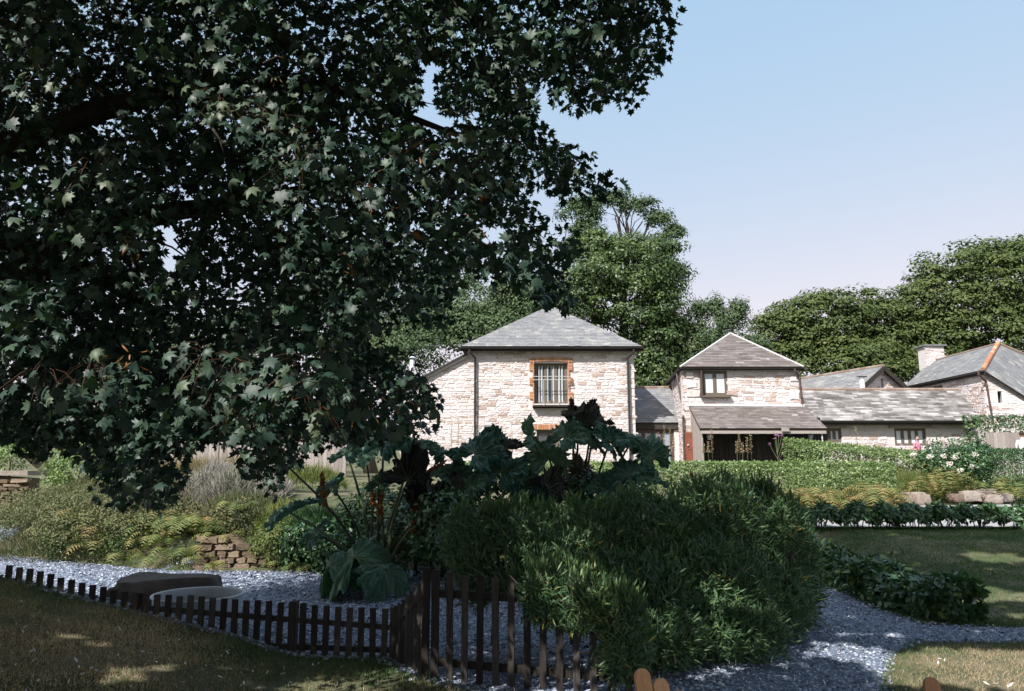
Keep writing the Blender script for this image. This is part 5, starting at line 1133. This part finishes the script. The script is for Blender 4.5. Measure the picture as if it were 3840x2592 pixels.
# ------------------------------------------------------------------ people (mostly hidden behind the hedge)
def person(lab, loc, ht, shirt, hair, rz):
    o = thing('person', lab, 'person', loc, rz); s = ht/1.7
    J = {'pel': (0, 0, .92), 'ch': (0, .0, 1.2), 'nk': (0, 0, 1.42), 'sl': (-.17, 0, 1.36), 'el': (-.22, .02, 1.1), 'wl': (-.2, -.1, .88), 'hl': (-.2, -.14, .8), 'sr': (.17, 0, 1.36), 'er': (.22, .02, 1.1), 'wr': (.2, -.1, .88), 'hr': (.2, -.14, .8),
         'pl': (-.09, 0, .86), 'kl': (-.1, -.02, .48), 'al': (-.1, 0, .08), 'tl': (-.1, -.14, .03), 'pr': (.09, 0, .86), 'kr': (.1, -.02, .48), 'ar': (.1, 0, .08), 'tr': (.1, -.14, .03), 'hd': (0, -.01, 1.5)}
    E = [('pel', 'ch'), ('ch', 'nk'), ('nk', 'hd'), ('ch', 'sl'), ('sl', 'el'), ('el', 'wl'), ('wl', 'hl'), ('ch', 'sr'), ('sr', 'er'), ('er', 'wr'), ('wr', 'hr'), ('pel', 'pl'), ('pl', 'kl'), ('kl', 'al'), ('al', 'tl'), ('pel', 'pr'), ('pr', 'kr'), ('kr', 'ar'), ('ar', 'tr')]
    rad = {'pel': .14, 'ch': .15, 'nk': .055, 'hd': .05, 'sl': .065, 'sr': .065, 'el': .045, 'er': .045, 'wl': .03, 'wr': .03, 'hl': .04, 'hr': .04, 'pl': .09, 'pr': .09, 'kl': .06, 'kr': .06, 'al': .04, 'ar': .04, 'tl': .035, 'tr': .035}
    ks = list(J); me = bpy.data.meshes.new('body'); me.from_pydata([tuple(c*s for c in J[k]) for k in ks], [(ks.index(a), ks.index(b)) for a, b in E], []); bo = link('body', me, o); me.materials.append(shirt)
    sk_ = bo.modifiers.new('skin', 'SKIN'); me.skin_vertices[0].data[0].use_root = True
    for i_, k in enumerate(ks): me.skin_vertices[0].data[i_].radius = (rad[k]*s, rad[k]*s*.8)
    bo.modifiers.new('sub', 'SUBSURF').levels = 1
    import bmesh
    bm = bmesh.new(); bmesh.ops.create_uvsphere(bm, u_segments=16, v_segments=12, radius=1)
    for v in bm.verts:
        x, y, z = v.co; v.co = (x*.075*(1-.12*max(0, -z)), y*.092-(.02 if (y < -.9 and abs(z+.1) < .3) else 0)*1, z*.118)
        if y < -.8 and abs(x) < .25 and -.35 < z < .1: v.co.y -= .018
        if .1 < z < .35 and y < -.6 and .25 < abs(x) < .6: v.co.y += .008
        v.co *= s; v.co.z += 1.58*s
    mh = bpy.data.meshes.new('head'); bm.to_mesh(mh); bm.free(); mh.materials.append(M['skin']); mh.polygons.foreach_set('use_smooth', np.ones(len(mh.polygons), bool)); hd = link('head', mh, o)
    bm = bmesh.new(); bmesh.ops.create_uvsphere(bm, u_segments=16, v_segments=12, radius=1)
    bmesh.ops.delete(bm, geom=[v for v in bm.verts if v.co.z < -.35+.7*max(0, -v.co.y)], context='VERTS')
    for v in bm.verts: x, y, z = v.co; v.co = (x*.088*s, (y*.104+.006)*s, (z*.135+1.59)*s)
    mh = bpy.data.meshes.new('hair'); bm.to_mesh(mh); bm.free(); mh.materials.append(hair); link('hair', mh, o)
p = at(3441, 1690, 28.3); person('dark haired child seen above the hedge at the barn window', (p.x, 28.3, at(3441, 1634, 28.3).z-1.30), 1.3, M['dress'], M['hair'], .4)
p = at(3838, 1690, 28); person('person in white with dark hair at the right edge before the board fence', (p.x, 28, at(3838, 1618, 28).z-1.62), 1.62, M['shirt'], M['hair'], 2.6)

# ------------------------------------------------------------------ garden chairs (only the tops of the backs show)
def plank(b, c, w_, h_, t_, R, round_=True):
    n = 10; pts = []
    for k in range(n+1): a = math.pi*k/n; pts.append((math.cos(a)*w_/2, h_/2-w_/2+math.sin(a)*w_/2))
    pts = [(w_/2, -h_/2)]+pts+[(-w_/2, -h_/2)]
    V = [Vector(c)+R @ Vector((x, -t_/2, z)) for x, z in pts]+[Vector(c)+R @ Vector((x, t_/2, z)) for x, z in pts]; m_ = len(pts)
    b.add(V, [list(range(m_)), [m_+i for i in range(m_)][::-1]]+[[(i+1) % m_, i, m_+i, m_+(i+1) % m_] for i in range(m_)])
def chair(lab, top, rz, hs):
    g = Hs(top.x, top.y); o = thing('garden_chair', lab, 'chair', (top.x, top.y, g), rz, None); H0 = top.z-g
    for k, dh in enumerate(hs):
        b = MB(); R = Matrix.Rotation(-.25, 3, 'X'); hh = (H0-dh)-.25
        plank(b, (k*.10, -.02-.11+.12, .25+hh/2-.0), .086, hh+.02, .02, R); b.build('back_slat', M['chair'], o)
    wN = (len(hs)-1)*.10
    for j in range(6): MB().box((wN/2, .14+.09*j, .33+.02*j), (wN+.12, .075, .02)).build('seat_slat', M['chair'], o)
    for x in (-.08, wN+.08):
        MB().box((x, .62, .27), (.035, .09, .58)).build('leg', M['chair'], o); MB().box((x, .0, .14), (.035, .1, .32)).build('leg', M['chair'], o)
        b = MB(); b.box((x, .3, .55), (.11, .75, .02)); b.build('armrest', M['chair'], o)
        MB().bar((x, -.05, .3), (x, .6, .33), .03, .08).build('seat_rail', M['chair'], o)
    MB().box((wN/2, -.05, .5), (wN+.1, .025, .07), Matrix.Rotation(-.25, 3, 'X')).build('back_brace', M['chair'], o)
chair('orange brown wooden garden chair whose slat tops show at the bottom middle', at(2432, 2520, 3.9), .35, (0, .055, .12, .19, .27))
chair('orange brown wooden garden chair with one slat top showing at the bottom right', at(3515, 2552, 4.2), .1, (0, .12, .17, .22, .28))

# ------------------------------------------------------------------ sycamore
def S1(l): return [(x*1.6523, y*1.6523) for x, y in l]
def C2(l): return [(1200+x/1.651, y/1.651) for x, y in l]
def C4(l): return [(1200+x/1.549, 650+y/1.549) for x, y in l]
CAN = [(-250, -250), (2560, -250)]+C2([(2235, 0), (2190, 220), (2110, 440), (2010, 530), (1990, 620), (1920, 680), (1820, 620), (1770, 640), (1570, 740), (1545, 670), (1420, 640), (1400, 520), (1350, 490), (1330, 620), (1370, 740), (1430, 850), (1520, 890), (1660, 920), (1770, 1040), (1910, 1130), (1880, 1180), (1750, 1220), (1520, 1230), (1400, 1190), (1380, 1130), (1300, 1160), (1330, 1310), (1480, 1350), (1560, 1400)])+C4([(1500, 330), (1490, 440), (1440, 580), (1430, 680), (1480, 730), (1500, 790), (1400, 800), (1310, 770), (1250, 710), (1100, 660), (1010, 660), (930, 620), (850, 590), (780, 690), (740, 800), (800, 850)])+S1([(830, 760), (900, 800), (960, 850), (1000, 900), (1000, 965), (950, 990), (850, 1005), (760, 1000), (690, 1040), (650, 1060), (625, 1130), (590, 1105), (560, 1080), (520, 1010), (440, 1005), (415, 1090), (370, 1160), (340, 1140), (280, 1150), (200, 1135), (190, 1110), (230, 1080), (150, 1020), (60, 1050), (30, 1000), (-150, 1010)])
HOLES = [S1([(350, 508), (395, 505), (400, 540), (435, 575), (400, 580), (398, 620), (365, 600), (372, 560)]), C2([(640, 350), (810, 410), (720, 470), (710, 600), (750, 700), (800, 715), (1000, 670), (1000, 750), (860, 750), (680, 815), (580, 720), (625, 600)]), C2([(960, 1380), (1130, 1400), (1170, 1450), (1150, 1510), (1010, 1490)]), C2([(1355, 480), (1400, 500), (1400, 640), (1480, 680), (1400, 800), (1340, 620)])]
sy = thing('sycamore_tree', 'huge shaded sycamore whose low leafy branches fill the left and top', 'tree', (-8.2, 5.2, Hs(-8.2, 5.2)))
SL = A(sy.location)
CX = A([p[0] for p in CAN]); CY = A([p[1] for p in CAN])
def sample_can(n, ylo, yhi, poly=CAN, er=0):
    out = []; c = 0
    while c < n:
        q = np.stack([rng.uniform(-250, 2560, n), rng.uniform(-250, 1940, n)], 1); q = q[sdf(q, poly) > er]; out.append(q); c += len(q)
    q = np.concatenate(out)[:n]; Y = ylo+(yhi-ylo)*rng.random(n)
    return q, Y
def world(q, Y):
    u = (q[:, 0]-1920)/F; v = (1296-q[:, 1])/F; t = Y/(CT-v*ST); return np.stack([u*t, Y, CZ+(ST+v*CT)*t], 1)
def keep_mask(P, mar=0):
    q = proj(P); k = sdf(q, CAN) > mar
    for h in HOLES: k &= ~inpoly(q, h)
    k &= P[:, 2] > .5
    return k
def sprays(ns, per, ylo, yhi, spread, size, er, seed):
    q, Y = sample_can(ns, ylo, yhi, CAN, er); C = world(q, Y); n = ns*per
    C = np.repeat(C, per, 0); d = rdir(n)*A([1, .8, .75]); r = spread*rng.random((n, 1))**.5; P = C+d*r; P[:, 2] -= .15*r[:, 0]
    k = keep_mask(P, -6); P = P[k]; d = d[k]; n = len(P)
    # leaves hang: tip down and outward, faces turned to the outside of the spray
    out = np.stack([d[:, 0], d[:, 1]-.35, d[:, 2]*.5], 1)
    ax = out*.7+A([0, 0, -.65])+.42*rng.normal(size=(n, 3)); nr = A([0, -.4, .5])+d*.5+.6*rng.normal(size=(n, 3))
    return P, frames(ax, nr), size*(.45+.85*rng.random(n))
tone_p = lambda n: np.clip(rng.random(n)**1.3*.93+np.where(rng.random(n) < .006, .2, 0), 0, 1)
parts = []
for (ns, per, yl, yh, spd, sz, er) in ((900, 16, 9.6, 11.5, .5, .118, 30), (1600, 17, 7.6, 10.0, .40, .102, 8), (750, 16, 6.2, 7.8, .36, .10, 30), (190, 14, 4.9, 6.2, .33, .10, 60)):
    P, R, s = sprays(ns, per, yl, yh, spd, sz, er, 0); w_ = rng.integers(0, 3, len(P))
    for q_, TT_ in enumerate((SYC, SYC2, SYC3)):
        k_ = w_ == q_; V, Fs, T = scat(TT_, P[k_]-SL, R[k_], s[k_], tone_p(k_.sum())); parts.append((V, Fs, T))
V, Fs, T = join(parts); link('crown', mesh('crown', V, Fs, M['syc'], T), sy, kind='stuff')
# the large nearest leaves, each its own part
lm = [mesh('leaf', SYC[0]*A([1, 1, c_]), SYC[1], M['syc'], t_) for c_, t_ in ((1, .3), (2.4, .6), (-1.2, .8), (1.8, .9), (.6, .1))]
spr = [(330, 640), (420, 590), (900, 430), (1010, 500), (1120, 640), (800, 400), (1230, 560), (1300, 740), (1500, 620), (1700, 660), (60, 130), (90, 260), (120, 330), (760, 1380), (860, 1440), (1000, 1400), (1120, 1480), (950, 1560), (830, 1600), (1180, 1560), (330, 1390), (150, 1420), (280, 1480), (1250, 1500), (1010, 420), (1650, 560), (1150, 1400)]
pet = MB()
for (px, py) in spr:
    c = A(at(px, py, random.uniform(4.7, 5.4)))
    for j in range(11):
        d = rdir(1)[0]; p_ = c+d*A([.38, .15, .27])*random.random()**.5
        if not keep_mask(p_[None])[0]: continue
        ax = A([[d[0]*.5, -.2, -.85]])+.25*rng.normal(size=(1, 3)); nr = A([[d[0]*.5, -.75, .5]])+.25*rng.normal(size=(1, 3)); R = frames(ax, nr)[0]
        o = bpy.data.objects.new('leaf', random.choice(lm)); COL.objects.link(o); o.parent = sy; s = random.uniform(.07, .125)
        Mx = Matrix((R*s).tolist()).to_4x4(); Mx.translation = Vector(p_-SL); o.matrix_local = Mx
        e_ = Vector(p_-SL); c_ = Vector(c-SL)+Vector((0, .05, .12)); pet.tube([c_.lerp(e_, .25), (c_+e_)/2+Vector((0, 0, .03)), e_], .0022, 4, random.random(), cap=False)
pet.build('petioles', M['petiole'], sy, kind='stuff')
# seed bunches
n = 160; q, Y = sample_can(16, 4.9, 6.5, CAN, 80); C = np.repeat(world(q, Y), 10, 0); P = C+.07*rng.normal(size=(n, 3))
V, Fs, T = scat(LANCE, P-SL, frames(rdir(n)-A([0, 0, .8]), rdir(n)), .07*np.ones(n), .97+.03*rng.random(n)); link('seed_bunches', mesh('seed_bunches', V, Fs, M['syc'], T), sy, kind='stuff')
# trunk and limbs
def limb(pts, r0, r1, name='limb'):
    b = MB(); m_ = len(pts); b.tube([Vector(p)-sy.location for p in pts], [r0+(r1-r0)*k/(m_-1) for k in range(m_)], 9, .5); b.build(name, M['bark'], sy, smooth=True)
tb = Vector(sy.location)
limb([tb-Vector((0, 0, .2)), tb+Vector((0, 0, 1.2)), tb+Vector((.15, .1, 3)), tb+Vector((.1, .1, 6)), tb+Vector((.4, -.1, 10)), tb+Vector((.6, -.3, 13))], .62, .18, 'trunk')
limb([tb+Vector((.1, .1, 2.2)), at(-100, 1130, 6.6), at(160, 990, 7.1), at(420, 850, 7.6), at(640, 795, 8.0), at(900, 760, 8.3), at(1200, 700, 8.6), at(1600, 640, 9)], .22, .03)
limb([tb+Vector((.1, .1, 3.0)), at(-80, 850, 6.8), at(100, 930, 7.2), at(330, 1010, 7.7), at(600, 1180, 8.0), at(900, 1270, 8.2)], .16, .02)
limb([tb+Vector((.1, .1, 4.2)), at(0, 560, 6.6), at(350, 420, 7.0), at(800, 300, 7.6), at(1250, 330, 8.2), at(1750, 520, 8.8)], .17, .03)
limb([tb+Vector((.1, .1, 5.5)), at(200, -300, 6.4), at(800, -200, 6.6), at(930, 70, 6.9), at(1200, 250, 7.5), at(1300, 500, 8)], .14, .02)
limb([tb+Vector((.2, .1, 7)), (-4.5, 6.2, 9.4), (-2, 7.5, 9.2), at(1750, 60, 8.4), at(2100, 260, 8.9), at(2200, 420, 9)], .17, .02)
limb([(-2, 7.5, 9.2), at(2100, -150, 8.6), at(2330, 60, 9.2), at(2350, 280, 9.3)], .1, .02)
for k in range(70):
    q, Y = sample_can(1, 6, 9, CAN, 70); p_ = Vector(world(q, Y)[0]); e = p_+Vector((random.uniform(.2, .9), random.uniform(-.2, .3), random.uniform(-.6, .1)))
    if not keep_mask(A([e]), 25)[0]: continue
    limb([p_, (p_+e)/2+Vector((0, 0, .08)), e], .014, .004, 'twig')
# crown above and behind the camera: what shades the garden
SHADE = [(-14, 1), (-14, 11.6), (-6.5, 12.4), (-4.2, 13.6), (-1.8, 14.6), (0, 17.0), (3.2, 18.2), (5.5, 19.6), (12, 19.0), (12.6, 16.5), (17, 16), (17, 1)]
def overhead(n, size):
    g = np.stack([rng.uniform(-14, 17, n*2), rng.uniform(1, 20, n*2)], 1); ok = sdf(g, SHADE) > 0
    # sun patches known from the lawns
    nz = vnoise(g[:, 0]*.75, g[:, 1]*1.2, .62, 11)
    def patch(cx, cy, rx, ry, th): return (((g[:, 0]-cx)/rx)**2+((g[:, 1]-cy)/ry)**2 < 1) & (nz > th)
    ok &= ~patch(-1.2, 7.7, 2.4, .8, .3) & ~patch(5.4, 8.6, 1.7, .95, .2) & ~patch(3.3, 11.2, 2.0, 1.4, .52) & ~patch(9, 10.6, 2.5, 1.2, .58) & ~patch(9, 14.5, 4, 3, .66) & ~patch(4.2, 9.5, 2, 2.5, .72) & ~patch(2.6, 10.4, 2.4, 1.7, .46) & ~patch(-.5, 9.4, 2.5, 1.0, .75)
    g = g[ok][:n]; zm = np.maximum((2.9+.671*g[:, 1])/(1+.671*SHY), 4.6); z = zm+.3+4.8*rng.random(len(g))**1.2
    P = np.stack([g[:, 0]-SHX*z, g[:, 1]-SHY*z, z], 1)
    return P
P = overhead(29000, .4)
RAYC = [A(at(px, py, 5.1)) for px, py in ((850, 430), (960, 500), (1100, 620), (1230, 600), (1480, 620), (1660, 600), (760, 1400), (880, 1440), (1010, 1420), (1120, 1500), (940, 1560), (90, 260), (300, 1420), (1700, 200), (2150, 160), (2350, 250))]
SD = A(sdir)
def corridor(P, rad=.42, prob=.9):
    k = np.ones(len(P), bool)
    for c in RAYC:
        d = P-c; t = d @ SD; dist = np.linalg.norm(d-t[:, None]*SD, axis=1); k &= ~((t > .3) & (dist < rad) & (rng.random(len(P)) < prob))
    return k
P = P[corridor(P)]; n = len(P)
R = frames(rdir(n)-A([0, 0, .4]), A([-.25, -.35, .9])+.6*rng.normal(size=(n, 3))); s = .33*(.6+.7*rng.random(n)); lf = P[:, 0] < 1.5
V, Fs, T = scat(CLUMP, P[lf]-SL, R[lf], s[lf], rng.random(lf.sum())*.9); link('upper_crown', mesh('upper_crown', V, Fs, M['syc'], T), sy, kind='stuff')
t2 = thing('shade_tree', 'second broadleaf tree overhanging the lawn from behind the viewpoint, outside the view', 'tree', (6.5, -6.5, Hs(6.5, -6.5)))
V, Fs, T = scat(CLUMP, P[~lf]-A(t2.location), R[~lf], s[~lf], rng.random((~lf).sum())*.9); link('crown', mesh('crown', V, Fs, M['syc'], T), t2, kind='stuff')
b = MB(); b.tube([(0, 0, -.2), (0, 0, 2), (-.2, .3, 5), (-.3, 1, 9), (-.5, 3, 12)], [.5, .42, .36, .25, .1], 9, .5); b.build('trunk', M['bark'], t2, smooth=True)
for e in ((-3.5, 6, 7.5), (-1, 9, 9), (3, 5, 8), (-4, 2, 8), (0, 12, 11.5)): MB().tube([(-.2, .4, 4.5), (e[0]*.4, e[1]*.4, 4.8+e[2]*.25), e], [.16, .1, .03], 6, .5).build('limb', M['bark'], t2, smooth=True)
print('tris', sum(len(o.data.polygons) for o in SC.objects if o.type == 'MESH'), 'objects', len(SC.objects))
